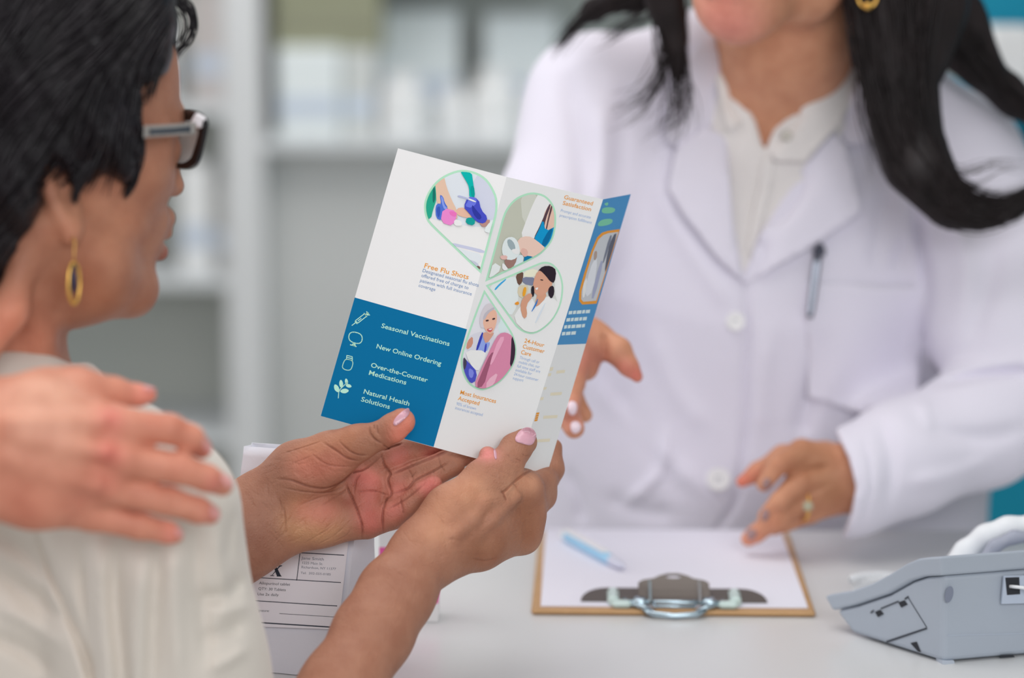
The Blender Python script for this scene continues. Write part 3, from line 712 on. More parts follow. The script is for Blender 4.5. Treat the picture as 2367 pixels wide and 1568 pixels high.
drop(PA, cvA, [(745, 1240), (870, 760), (925, 560), (928, 400), (890, 290), (820, 180), (720, 105), (600, 68), (480, 68), (350, 115), (240, 190), (160, 290), (110, 400), (98, 500), (120, 610), (180, 700), (400, 910), (560, 1065)], 5.2, (210, 216, 230), [
    ((198, 202, 218), [(640, 60), (960, 200), (950, 620), (700, 640)]), ((224, 228, 237), [(60, 590), (430, 680), (790, 720), (960, 640), (950, 1290), (700, 1290)]), ((188, 192, 214), [(400, 885), (600, 930), (790, 975), (775, 1015), (600, 965), (420, 925)]),
    ((212, 218, 230), [(440, 930), (600, 985), (760, 1020), (730, 1130), (640, 1110)]), ((185, 190, 205), [(600, 1075), (700, 1110), (740, 1180), (700, 1240)]), ((110, 84, 76), [(685, 1150), (740, 1158), (728, 1215)]),
    ((36, 160, 132), [(190, 200), (250, 220), (242, 400), (200, 520), (178, 620), (100, 620), (90, 420)]), ((22, 110, 100), [(200, 260), (222, 260), (232, 380), (205, 450), (195, 400)]),
    ((216, 184, 162), [(215, 150), (325, 130), (355, 260), (410, 400), (475, 525), (480, 640), (420, 560), (370, 510), (320, 430), (288, 350), (290, 460), (240, 440), (235, 300)]),
    ((218, 176, 155), [(465, 500), (560, 488), (625, 560), (640, 610), (560, 605), (470, 575)]), ((74, 108, 200), [(275, 340), (318, 370), (330, 430), (375, 500), (320, 560), (295, 640), (235, 610), (228, 480), (262, 440), (295, 460)]), ((130, 150, 224), [(290, 355), (315, 385), (330, 470), (368, 500), (330, 520), (300, 440)]),
    ((52, 84, 176), [(238, 500), (280, 470), (285, 560), (260, 620)]), ((236, 130, 196), [(315, 495), (480, 535), (437, 705), (285, 660)]), ((222, 110, 180), [(380, 530), (476, 545), (460, 600), (400, 580)]), ((240, 242, 248), [(440, 625), (520, 640), (535, 700), (440, 700)]),
    ((0, 172, 166), [(500, 70), (640, 90), (655, 200), (682, 380), (612, 390), (612, 260), (570, 180)]), ((0, 150, 145), [(620, 260), (665, 240), (680, 375), (640, 380)]), ((14, 150, 145), [(580, 605), (680, 610), (672, 700), (570, 675)]),
    ((176, 134, 126), [(720, 660), (850, 620), (840, 680), (770, 725)]), ((214, 222, 236), [(780, 740), (850, 650), (930, 620), (900, 780), (800, 780)]), ((66, 74, 186), [(600, 365), (720, 395), (745, 520), (825, 605), (785, 680), (690, 655), (600, 545), (545, 490)]), ((100, 112, 214), [(610, 370), (690, 380), (700, 440), (640, 500), (560, 480), (600, 420)]), ((44, 52, 150), [(640, 450), (690, 520), (760, 600), (720, 640), (650, 560)]),
    ((170, 176, 206), [(485, 352), (560, 372), (690, 420), (685, 440), (560, 392), (480, 374)]), ((232, 234, 246), [(600, 385), (690, 422), (684, 438), (600, 402)])])
cvB = lambda x, y: (1110 + x / 4.357, 430 + y / 4.357)
drop(PB, cvB, [(50, 965), (130, 690), (215, 350), (270, 220), (350, 130), (450, 80), (540, 66), (640, 90), (710, 150), (752, 230), (765, 330), (755, 450), (720, 560), (650, 650), (560, 720), (300, 850)], 4.6, (184, 186, 172), [
    ((198, 200, 190), [(400, 60), (590, 60), (520, 300), (430, 400)]), ((226, 229, 238), [(590, 70), (730, 170), (640, 310), (590, 450), (520, 560), (395, 530), (480, 300), (540, 160)]), ((218, 184, 168), [(700, 170), (790, 250), (760, 440), (690, 480), (640, 430), (630, 300)]),
    ((84, 62, 72), [(690, 180), (712, 190), (655, 340), (640, 440), (560, 560), (530, 540), (610, 380)]), ((92, 66, 72), [(712, 190), (728, 215), (690, 340), (668, 450), (655, 450), (680, 320)]), ((16, 142, 194), [(632, 330), (655, 460), (770, 400), (730, 560), (640, 640), (530, 550), (590, 440)]), ((8, 100, 150), [(690, 440), (735, 420), (690, 560), (640, 620), (610, 580)]),
    ((206, 218, 236), [(370, 690), (440, 700), (420, 790), (330, 820), (340, 760)]), ((14, 116, 160), [(445, 690), (560, 690), (430, 790)]), ((226, 192, 178), [(375, 530), (480, 500), (560, 545), (670, 640), (570, 730), (480, 700), (440, 715), (370, 630)]), ((214, 172, 160), [(420, 620), (480, 650), (470, 710), (430, 715), (400, 660)]),
    ((150, 116, 108), [(235, 740), (370, 700), (350, 790), (290, 840), (250, 800)]), ((214, 222, 228), [(225, 570), (262, 520), (330, 512), (375, 560), (395, 640), (395, 690), (330, 750), (245, 740), (210, 660)]), ((150, 166, 172), [(262, 545), (300, 535), (340, 580), (352, 640), (330, 665), (280, 620)]), ((236, 240, 244), [(300, 640), (380, 630), (395, 680), (340, 690)]), ((216, 176, 168), [(195, 700), (270, 700), (262, 745), (200, 740)]), ((218, 226, 236), [(120, 760), (225, 830), (60, 960)]), ((222, 226, 236), [(215, 770), (250, 800), (280, 850), (215, 850)])])
drop(PB, cvB, [(55, 1002), (350, 880), (560, 790), (640, 765), (720, 780), (790, 850), (828, 950), (835, 1060), (810, 1200), (740, 1340), (640, 1440), (540, 1490), (450, 1480), (370, 1430), (310, 1350), (220, 1220)], 4.2, (206, 208, 204), [
    ((228, 222, 200), [(440, 860), (560, 830), (600, 900), (440, 930)]), ((222, 228, 240), [(740, 800), (900, 900), (900, 1300), (760, 1200)]), ((214, 222, 236), [(60, 1000), (350, 890), (392, 1000), (376, 1200), (300, 1330), (180, 1180)]), ((60, 160, 214), [(140, 1040), (190, 985), (255, 935), (262, 945), (200, 1000), (150, 1055)]),
    ((104, 78, 66), [(350, 890), (435, 850), (425, 970), (380, 1010)]), ((120, 126, 150), [(420, 915), (565, 925), (545, 1010), (425, 985)]), ((206, 196, 170), [(380, 1000), (500, 1000), (440, 1140), (370, 1100)]), ((226, 230, 241), [(400, 1210), (510, 1110), (560, 1210), (660, 1100), (770, 1150), (830, 1260), (700, 1450), (480, 1500), (320, 1340)]),
    ((204, 152, 126), [(575, 1080), (650, 1060), (668, 1120), (560, 1230), (550, 1180)]), ((206, 154, 130), [(575, 850), (655, 850), (715, 960), (725, 990), (700, 1030), (650, 1090), (580, 1112), (528, 1060), (530, 960)]), ((44, 34, 44), [(575, 860), (625, 808), (710, 805), (765, 850), (745, 980), (700, 965), (660, 910), (600, 850)]), ((46, 36, 46), [(685, 1020), (735, 1000), (745, 1080), (712, 1145), (678, 1090)]),
    ((246, 244, 244), [(545, 1030), (585, 1020), (565, 1055)]), ((70, 50, 50), [(600, 940), (630, 945), (628, 956), (600, 950)]), ((40, 36, 44), [(505, 1020), (538, 1000), (540, 1110), (512, 1120)]), ((202, 150, 124), [(420, 1130), (500, 1070), (525, 1115), (455, 1200), (470, 1310), (430, 1345), (395, 1220)]), ((248, 156, 46), [(435, 1015), (464, 1028), (442, 1118), (416, 1105)]), ((244, 146, 50), [(340, 1180), (378, 1160), (388, 1195), (348, 1200)]),
    ((56, 120, 192), [(545, 1190), (580, 1120), (562, 1200), (498, 1290)]), ((206, 214, 232), [(640, 1180), (655, 1180), (560, 1380), (540, 1380)])])
cvC = lambda x, y: (1030 + x / 4.611, 650 + y / 4.611)
drop(PB, cvC, [(412, 92), (560, 330), (680, 500), (730, 600), (755, 720), (740, 850), (690, 950), (600, 1060), (500, 1130), (400, 1165), (310, 1145), (230, 1080), (180, 980), (160, 870), (175, 750), (250, 520), (330, 300)], 4.4, (216, 216, 224), [
    ((206, 222, 236), [(570, 380), (660, 470), (640, 560), (560, 560)]), ((206, 206, 216), [(270, 570), (400, 530), (520, 540), (520, 700), (400, 760), (200, 750), (220, 640)]), ((198, 140, 120), [(230, 640), (290, 580), (290, 690), (215, 740)]), ((140, 160, 228), [(400, 550), (440, 660), (480, 650), (430, 770), (320, 745)]), ((56, 66, 170), [(382, 540), (404, 560), (338, 752), (314, 745)]), ((64, 72, 180), [(420, 665), (440, 670), (425, 765), (405, 760)]),
    ((204, 152, 134), [(400, 540), (480, 560), (525, 545), (430, 680), (395, 600)]), ((204, 198, 204), [(355, 420), (380, 320), (430, 245), (500, 232), (580, 330), (585, 420), (550, 450), (520, 520), (400, 500), (370, 500)]), ((226, 176, 154), [(398, 400), (440, 330), (525, 298), (548, 370), (535, 470), (490, 570), (435, 550), (395, 470)]), ((184, 178, 188), [(390, 400), (420, 330), (520, 270), (530, 290), (450, 340), (410, 420)]),
    ((70, 50, 54), [(422, 416), (455, 410), (455, 428), (424, 432)]), ((70, 50, 54), [(492, 398), (522, 390), (524, 408), (494, 416)]), ((196, 90, 96), [(430, 510), (505, 495), (480, 545), (450, 540)]), ((250, 244, 244), [(440, 514), (498, 502), (478, 525)]), ((222, 224, 236), [(200, 735), (435, 740), (400, 860), (330, 980), (240, 860)]), ((74, 80, 184), [(195, 820), (250, 880), (335, 970), (300, 1100), (200, 1050), (180, 900)]), ((120, 130, 214), [(240, 920), (300, 960), (280, 1040), (240, 1020)]), ((70, 64, 84), [(185, 800), (225, 860), (195, 960), (180, 900)]),
    ((206, 132, 162), [(560, 560), (640, 545), (710, 590), (745, 700), (730, 860), (640, 990), (520, 1130), (400, 1180), (285, 1130), (390, 900), (500, 660)]), ((60, 42, 58), [(695, 580), (735, 620), (750, 740), (730, 860), (675, 930), (690, 740)]), ((152, 86, 112), [(470, 770), (515, 755), (450, 930), (400, 1120), (310, 1140), (400, 920)]), ((224, 160, 186), [(560, 600), (630, 590), (560, 740), (480, 900), (460, 880)]), ((222, 170, 190), [(430, 1060), (560, 960), (500, 1120), (420, 1160)])])
# headings and lines
def txt(P_, rows, m, wgt, name='printed_text'):
    pr = Print(P_)
    for r_ in rows: pr.text(r_[0], r_[1], r_[2], r_[3], r_[4], m, 2, wgt)
    return pr.build(name, bro)
txt(PA, [('Free Flu Shots', 979, 618.5, 1082, 11.5)], m_or, 0.011, 'heading')
txt(PA, [('Designated seasonal flu shots', 975.6, 628.5, 1105.5, 8.2), ('offered free of charge to', 973.2, 640, 1082, 8.2), ('patients with full insurance', 970, 651.5, 1089.5, 8.2), ('coverage', 966.8, 663, 1005.5, 8.2)], m_txt, 0.0)
txt(PA, [('Seasonal Vaccinations', 880.3, 757.5, 1037.8, 11), ('New Online Ordering', 868.6, 805, 1018.5, 11), ('Over-the-Counter', 856, 848.5, 987.3, 11), ('Medications', 851, 866, 938, 11), ('Natural Health', 838.8, 909.5, 945, 11), ('Solutions', 833.5, 927.5, 900, 11)], m_minttxt, 0.011, 'service_list')
txt(PB, [('Most Insurances', 1062.3, 911, 1146, 10), ('Accepted', 1058, 924.8, 1107, 10)], m_or, 0.011, 'heading')
txt(PB, [('24-Hour', 1211, 791.5, 1257, 9.5), ('Customer', 1206.8, 804.5, 1257.5, 9.5), ('Care', 1203, 818, 1226.5, 9.5)], m_or, 0.011, 'heading')
txt(PB, [('Guaranteed', 1302.5, 459.5, 1369.5, 9.5), ('Satisfaction', 1299.5, 473, 1365.5, 9.5)], m_or, 0.011, 'heading')
txt(PB, [('90% of known', 1054, 936.5, 1099.5, 7.4), ('insurances accepted', 1051, 946, 1115, 7.4)], m_txt2, 0.0)
txt(PB, [('Through call or', 1200, 829.5, 1246, 7), ('mobile chat, our', 1198, 839.5, 1247, 7), ('full time staff are', 1194.4, 849, 1248, 7), ('available for', 1190.5, 858, 1228.5, 7), ('24-hour customer', 1187, 867.5, 1243.6, 7), ('support', 1184.4, 876.8, 1209, 7)], m_txt2, 0.0)
txt(PB, [('Prompt and accurate', 1295, 489.5, 1365, 7), ('prescription fulfillment', 1292.4, 500.5, 1367.5, 7)], m_txt2, 0.0)
cvD = lambda x, y: (740 + x / 4.237, 680 + y / 4.237)
def icon(name, strokes, fills=(), wpx=1.9):
    pr = Print(PA)
    for pts, cl in strokes: pr.line([cvD(*p) for p in pts], wpx, m_minttxt, 2, cl)
    for pts in fills: pr.poly([cvD(*p) for p in rounded(pts, 2)], m_minttxt, 2)
    pr.build(name, bro)
icon('syringe_icon', [([(312, 308), (348, 280)], 0), ([(345, 262), (435, 193), (455, 218), (370, 285)], 1), ([(445, 200), (468, 184)], 0), ([(455, 172), (485, 208)], 0), ([(342, 270), (362, 292)], 0), ([(430, 188), (458, 222)], 0), ([(372, 262), (402, 240)], 0)], [[(446, 190), (468, 172), (486, 205), (462, 214)]])
icon('monitor_icon', [(rounded([(290, 362), (418, 392), (404, 498), (274, 462)], 2), 1), ([(333, 482), (326, 503)], 0), ([(296, 497), (354, 515)], 0)], [[(322, 480), (345, 486), (352, 518), (304, 505)]], 2.2)
icon('bottle_icon', [([(262, 602), (314, 614), (316, 650), (258, 638)], 1), (rounded([(252, 634), (318, 652), (322, 690), (296, 755), (212, 732), (228, 670)], 2), 1), ([(268, 622), (308, 632)], 0)])
def leaf(cx, cy, L, w_, ang):
    a = math.radians(ang); return [(cx + L * t * math.cos(a) - w_ * s * math.sin(a), cy + L * t * math.sin(a) + w_ * s * math.cos(a)) for t, s in ((-1, 0), (-.5, -.85), (.3, -1), (1, 0), (.3, 1), (-.5, .85))]
icon('leaf_icon', [([(178, 1020), (182, 965), (195, 935), (240, 890), (268, 862)], 0)], [leaf(162, 925, 48, 24, 65), leaf(206, 882, 46, 20, 85), leaf(258, 858, 34, 16, 80), leaf(280, 900, 34, 18, 15), leaf(240, 950, 48, 24, -5)], 1.8)
# third panel
cvE = lambda x, y: (1200 + x / 2.307, 430 + y / 2.307)
pr = Print(PC)
vb = PC.inv(1300, 797)[1]
a_, b_, c_, d_ = [PC.px(u, v) for u, v in ((0.0, 0.0), (1, 0), (1, vb), (0, vb))]; pr.poly([a_, b_, c_, d_], m_bluep, 1); pr.build('blue_block', bro)  # blue lightened in the ink colour for this panel's glancing sheen
pr = Print(PC)
fr = [cvE(*p) for p in ((440, 250), (470, 240), (537, 230), (470, 440), (412, 628), (335, 633), (318, 612), (320, 560), (345, 470), (385, 345), (415, 275))]
pr.poly(fr, m_or, 2); inn = [cvE(*p) for p in ((448, 262), (474, 252), (528, 245), (465, 440), (410, 612), (342, 618), (330, 605), (332, 560), (357, 470), (394, 350), (422, 286))]
pr.poly(inn, clr((192, 194, 200)), 3)
for c, pts in (((96, 98, 112), [(500, 260), (524, 250), (470, 430), (452, 470), (470, 350)]), ((214, 216, 230), [(392, 400), (420, 380), (395, 560), (350, 600), (360, 500)]), ((170, 150, 140), [(398, 350), (416, 345), (412, 390), (396, 400)]), ((160, 164, 190), [(430, 400), (450, 400), (400, 600), (380, 600)]), ((226, 228, 238), [(340, 520), (365, 480), (350, 590), (336, 600)]), ((120, 124, 140), [(480, 265), (498, 262), (455, 400), (440, 420)])):
    cl = clip_convex([cvE(*p) for p in rounded(pts, 1)], hull(inn)); 
    if cl: pr.poly(cl, clr(c), 4)
pr.build('photo_print', bro)
pr = Print(PC); m_lg = mat('print_green', (120, 190, 160), 0.5)
for pts in ([(440, 120), (470, 112), (515, 118), (505, 145), (440, 148)], [(430, 180), (500, 172), (495, 205), (412, 220)], [(448, 95), (478, 85), (470, 110)]): pr.poly([cvE(*p) for p in rounded(pts, 2)], m_lg, 2)
pr.build('leaf_logo', bro)
pr = Print(PC)
for (x0, y0, x1, h_) in ((262, 668, 385, 18), (250, 706, 360, 18), (238, 744, 350, 18), (226, 780, 300, 18)):      # lines of print too blurred to read
    x = x0
    while x < x1 - 6:
        wd = random.uniform(14, 30); xe = min(x + wd, x1); y_ = y0 - (x - x0) * 0.07
        pr.poly([cvE(*p) for p in ((x + 3, y_), (xe + 3, y_ - 2), (xe, y_ + h_ - 2), (x, y_ + h_))], m_wtxt, 2); x = xe + 4
pr.build('printed_text', bro)
pr = Print(PC)
for (x, y, x1) in ((200, 985, 245), (168, 1103, 228), (130, 1226, 205), (95, 1352, 165)): pr.poly([cvE(*p) for p in ((x, y), (x1, y - 4), (x1 - 3, y + 12), (x - 3, y + 16))], m_or2, 2)
pr.build('caption', bro)
pr = Print(PC)
for pts in ([(165, 968), (182, 966), (178, 985), (162, 988)], [(156, 1000), (172, 998), (168, 1014), (153, 1016)], [(130, 1075), (147, 1072), (143, 1086), (128, 1088)], [(114, 1128), (131, 1126), (127, 1142), (111, 1143)]): pr.poly([cvE(*p) for p in pts], m_or2, 2)
for k in range(4): pr.poly([cvE(*p) for p in ((92 - 3 * k, 1210 + 12 * k), (108 - 3 * k, 1208 + 12 * k), (105 - 3 * k, 1218 + 12 * k), (89 - 3 * k, 1220 + 12 * k))], m_or, 2)
pr.build('service_icon', bro)
# ================================================================ prescription bag
f0 = ONZ(508, 1545); f1 = ONZ(782, 1572)
bx = (f1 - f0); bd = Vector((-bx.y, bx.x, 0)).normalized()
lean = Vector((0.021, 0.012, 0.0)); HB = 0.178
def bagp(u, w_, h_): return f0 + bx * u + bd * w_ + lean * (h_ / HB) + Vector((0, 0, h_ + 0.0006))
bag = empty('prescription_bag', tuple(f0 + bx * .5 + bd * 0.03), 'white paper prescription bag with a printed label, standing on the counter behind the wrists', 'bag')
m_bag = mat('bag_paper', (212, 213, 222), 0.7, noise=(9, 0.3, (204, 205, 213)), bump=[('noise', 18, 0.5, 0.004, (1, 1, 1)), ('noise', 60, 0.25, 0.002, (1, 1, 1))])
DB = 0.062; nn_ = 22
rs = np.random.RandomState(3); vs = []; fs = []
wob = fbm(5, [60, 90, 130, 40])
def bring(h_):
    t = h_ / HB; th = DB * (1 - 0.75 * max(0, t - 0.35) / 0.65)
    pts = [(0, 0)] + [(i / 8, 0) for i in range(1, 8)] + [(1, 0)] + [(1 + 0.10 * (1 - t) - 0.02, th * .5)] + [(1, th)] + [(1 - i / 8, th) for i in range(1, 8)] + [(0, th)] + [(0.03, th * .5)]
    out = []
    for (u, w_) in pts:
        p = bagp(u, w_, h_); k = float(wob(p.x, p.y, p.z)) * 0.0016 * (1 if 0 < h_ < HB else 0.2); out.append(p + bd * k)
    return out
for j in range(nn_ + 1): vs += bring(HB * j / nn_)
m_ = len(bring(0))
for j in range(nn_):
    for i in range(m_): fs.append((j * m_ + i, j * m_ + (i + 1) % m_, (j + 1) * m_ + (i + 1) % m_, (j + 1) * m_ + i))
fs.append(tuple(range(m_ - 1, -1, -1))); o = mesh('bag_body', vs, fs, m_bag, bag, True); smooth_angle(o, 40)
sd_ = o.modifiers.new('s', 'SOLIDIFY'); sd_.thickness = 0.0004
def bagpx(px, py, off=0.003):      # photo pixel to the leaning front face
    nrm = bx.cross(lean + Vector((0, 0, HB))).normalized(); nrm = nrm if nrm.y < 0 else -nrm
    o_, d_ = ray(px, py); t = (f0 + nrm * off - o_).dot(nrm) / d_.dot(nrm); p = o_ + d_ * t; return (px, py, float(C(np.array(p))[2]))
PLb = Patch(bagpx(600, 1232), bagpx(806, 1246), bagpx(782, 1456), bagpx(568, 1448))
pr = Print(PLb); pr.poly([PLb.px(0, 0), PLb.px(1, 0), PLb.px(1, 1), PLb.px(0, 1)], mat('label_paper', (218, 216, 230), 0.55), 0); 
pr.build('label', bag)
m_ink = mat('ink_black', (52, 58, 70), 0.6); m_inkg = mat('ink_grey', (112, 116, 130), 0.6)
pr = Print(PLb)
pr.line([(600, 1273), (795, 1284)], 2.0, m_ink, 1); pr.line([(693.5, 1279), (686, 1342)], 1.7, m_ink, 1); pr.line([(590, 1335.5), (787.5, 1347.2)], 1.8, m_ink, 1); pr.line([(583, 1388.8), (779, 1401.5)], 1.9, m_ink, 1); pr.line([(646, 1419), (777, 1427)], 1.1, m_ink, 1); pr.line([(577.5, 1438.4), (776, 1451)], 2.8, m_ink, 1)
cvF = lambda x, y: (540 + x / 4.78, 1240 + y / 4.78)
for pts in ([(436, 318), (466, 318), (520, 430), (530, 445), (482, 445), (470, 420)], [(500, 325), (535, 325), (532, 332), (512, 338), (430, 432), (448, 440), (412, 440), (414, 433), (424, 428), (498, 336)], [(404, 432), (448, 432), (448, 440), (404, 440)], [(476, 438), (530, 438), (530, 446), (476, 446)], [(490, 322), (536, 322), (536, 330), (490, 330)], [(420, 312), (470, 312), (470, 320), (420, 320)],
            [(300, 210), (330, 210), (330, 380), (300, 380)], [(320, 210), (390, 215), (400, 260), (380, 300), (330, 300), (330, 290), (365, 285), (375, 255), (365, 228), (320, 225)], [(335, 295), (358, 295), (405, 370), (380, 376)]): pr.poly([cvF(*p) for p in pts], m_ink, 1)
pr.text('Jane Smith', 697, 1293.5, 748, 7.0, m_inkg, 1, 0.0)
pr.text('1225 Main St.', 697, 1304, 746, 6.0, m_inkg, 1, 0.0); pr.text('Richardson, NY 11377', 696, 1314, 776, 6.0, m_inkg, 1, 0.0)
pr.text('Tel:  202-555-0185', 694.5, 1327, 764, 5.4, m_inkg, 1, 0.0)
pr.text('Allopurinol tablet', 598.5, 1351, 670, 6.4, m_ink, 1, 0.0); pr.text('QTY: 30 Tablets', 596.5, 1364, 660, 6.4, m_ink, 1, 0.0); pr.text('Use 2x daily', 594.5, 1376.5, 643.5, 6.4, m_ink, 1, 0.0); pr.text('Signature:', 591.5, 1414, 622, 6.0, m_ink, 1, 0.0)
pr.build('label_print', bag)
# pink striped packet further back
q0 = ONZ(878, 1440); m_pk = mat('pink_print', (240, 90, 160), 0.5); m_pw = mat('packet_white', (232, 228, 240), 0.5)
b = MB(); hh_ = 0.115; wd_ = 0.05; nb_ = 7
for i in range(nb_): b.box((q0.x, q0.y, 1.0005 + hh_ * i / nb_), (q0.x + wd_, q0.y + 0.03, 1.0005 + hh_ * (i + 1) / nb_), i % 2, None)
tag(b.build('striped_packet', [m_pw, m_pk]), 'pink and white striped packet standing on the counter behind the bag and the near wrist', 'packet')
# ================================================================ people: shared materials
def skinmat(name, wr=0.5):
    return mat(name, (190, 140, 118), 0.5, spec=0.35, attr=True, sss=0.12, noise=(60, 0.8, (0.84, 0.76, 0.74)),
               bump=[('voro', 480, 0.45 * wr, 0.0010, (1, .45, 1)), ('noise', 210, 0.45 * wr, 0.0014, (1.6, .6, 1)), ('noise', 75, 0.4 * wr, 0.0025, (1, 1, 1))])
m_skin = skinmat('skin_aged', 0.9); m_skin2 = skinmat('skin_smooth', 0.4); m_face = skinmat('skin_face', 0.35)
m_nail = mat('nail_pink', (206, 158, 172), 0.22, spec=0.5, coat=0.3)
# ================================================================ the customer
CU = empty('person', tuple(P(60, 2100, 1.72)), 'person with short black hair, glasses and cream blouse, seen from behind, holding the open brochure', 'person')
# head frame: t forward, s toward the camera side, u up (cm), turned 35 degrees away from a pure profile
HF = np.array([.819, 0, .574]); HS = np.array([.574, 0, -.819]); HU = np.array([0., 1., 0.])
HF = HF + np.array([0, -0.10, 0]); HF /= np.linalg.norm(HF); HU = np.cross(HF, HS); HU = HU if HU[1] > 0 else -HU
HC = J(118, 205, 1.70)
def H(t, s, u): return HC + 0.01 * (t * HF + s * HS + u * HU)
HR = [HF, HS, HU]
f = Field()
f.ell(H(0, 0, 0.6), HR, (.093, .074, .095), .02)
f.ell(H(2.5, 0, -6.0), HR, (.064, .060, .084), .03)
f.mchain([(H(7.6, 3.4, -1.3), .006), (H(8.7, 1.6, -.9), .007), (H(8.9, 0, -1.0), .006)], .012)
f.mchain([(H(3.2, 5.0, -5.2), .013), (H(5.6, 4.0, -5.4), .012), (H(7.3, 2.4, -5.6), .010)], .02)
f.mchain([(H(8.5, 0, -2.0), .006), (H(9.4, 0, -4.0), .007), (H(10.15, 0, -5.5), .0080)], .008)
f.mchain([(H(9.3, .9, -5.9), .0062), (H(8.6, 1.5, -5.8), .006)], .006); f.mchain([(H(9.3, -.9, -5.9), .006), (H(8.6, -1.5, -5.8), .006)], .006)
f.mchain([(H(8.2, 2.0, -8.4), .006), (H(9.35, 0.7, -8.0), .006), (H(9.35, -0.7, -8.0), .006)], .008)
f.ell(H(7.0, 0, -9.5), HR, (.022, .030, .035), .012)
f.mchain([(H(7.9, 2.4, -9.5), .0035), (H(9.55, 0.5, -9.0), .0050), (H(9.55, -0.5, -9.0), .005)], .003)
f.mchain([(H(7.8, 2.3, -9.9), .0035), (H(9.25, 0.5, -10.45), .0060), (H(9.25, -0.5, -10.45), .006)], .003)
f.mchain([(H(7.2, 1.4, -13.4), .013), (H(7.6, 0, -13.6), .015), (H(7.2, -1.4, -13.4), .013)], .012)
f.mchain([(H(6.6, 1.8, -13.4), .013), (H(3.0, 4.0, -12.4), .016), (H(-1.2, 5.4, -9.8), .018)], .022)
f.ell(H(2.4, 1.2, -13.6), HR, (.036, .036, .029), .025)
f.ell(H(6.2, 4.0, -3.0), HR, (.010, .016, .012), .012)
# eye
f.ell(H(7.7, 3.0, -3.4), HR, (.012, .013, .012), .004)
# ear
def E(px, py, dd=0.0): 
    return J(px, py, 1.628 + dd)
f.mchain([(E(170, 415, .012), .0045), (E(150, 378), .004), (E(126, 376, -.004), .004), (E(112, 400, -.004), .0045), (E(114, 440), .005), (E(130, 480), .0055), (E(148, 515, .002), .0065), (E(163, 542, .004), .0068), (E(168, 520, .006), .006), (E(170, 480, .01), .005)], .004)
f.mchain([(E(140, 420, .010), .008), (E(145, 470, .010), .008), (E(158, 520, .010), .008)], .004)
# neck
f.chain([(0, 430, 1.70, 165), (-75, 700, 1.71, 160), (-110, 900, 1.71, 180)], .025)
f.chain([(90, 540, 1.645, 38), (92, 680, 1.665, 28), (92, 850, 1.69, 30)], .018)
f.chain([(60, 560, 1.64, 30), (20, 720, 1.63, 30), (-60, 860, 1.62, 36)], .02)
# trunk and upper arms inside the blouse
f.chain([(-60, 1000, 1.73, 250), (-60, 1500, 1.75, 300)], .05, .6); f.chain([(150, 1020, 1.70, 120), (300, 1170, 1.68, 120), (430, 1500, 1.70, 120), (540, 1790, 1.72, 112), (700, 1730, 1.73, 108)], .03)
f.chain([(-250, 1020, 1.86, 120), (200, 1280, 1.93, 110), (380, 1345, 1.85, 104)], .03)
# near forearm and right hand (its back to the camera)
RH = [(700, 1730, 1.73, 104), (790, 1590, 1.76, 93), (864, 1462, 1.79, 88), (915, 1375, 1.81, 84), (966, 1302, 1.83, 76)]
f.chain(RH, .012, .85)
f.chain([(960, 1290, 1.832, 60), (1040, 1180, 1.845, 54), (1125, 1112, 1.862, 48), (1172, 1070, 1.870, 39)], .010, .8)
f.chain([(1172, 1070, 1.870, 38), (1192, 1038, 1.876, 36), (1211, 1022, 1.880, 31)], .003, .75)
f.chain([(985, 1260, 1.835, 60), (1100, 1175, 1.862, 52), (1206, 1133, 1.890, 38)], .012, .9)
f.chain([(1000, 1280, 1.835, 58), (1110, 1225, 1.862, 52), (1216, 1175, 1.895, 40)], .012, .9)
f.chain([(1005, 1290, 1.835, 54), (1110, 1250, 1.86, 50), (1212, 1205, 1.895, 41)], .012, .9)
f.chain([(1005, 1300, 1.835, 44), (1110, 1272, 1.858, 40), (1208, 1240, 1.89, 38)], .008, .9)
# index, wrapped behind the sheet
f.chain([(1200, 1130, 1.886, 38), (1210, 1128, 1.892, 38)], .012)
f.chain([(1206, 1133, 1.890, 36), (1252, 1116, 1.925, 31), (1274, 1085, 1.945, 27), (1279, 1035, 1.955, 21)], .007)
f.chain([(1216, 1172, 1.895, 37), (1252, 1148, 1.93, 30), (1262, 1105, 1.955, 26), (1255, 1040, 1.96, 22)], .007)
f.chain([(1212, 1205, 1.895, 40), (1222, 1180, 1.93, 30), (1190, 1130, 1.955, 26), (1180, 1060, 1.945, 22)], .008)
f.chain([(1208, 1240, 1.89, 38), (1205, 1200, 1.925, 28), (1160, 1150, 1.94, 24), (1130, 1100, 1.93, 21)], .008)
# one fingertip shows in front of the lower edge
f.chain([(1150, 1120, 1.885, 22), (1130, 1075, 1.869, 21), (1127, 1052, 1.866, 20)], .003)
# tendons and veins on the back of the hand
f.chain([(1172, 1150, 1.864, 6), (1118, 1167, 1.8445, 6), (1092, 1205, 1.8355, 6), (1050, 1238, 1.8245, 5)], .009)
f.chain([(1195, 1150, 1.865, 6), (1140, 1200, 1.845, 5), (1100, 1240, 1.836, 5)], .008)
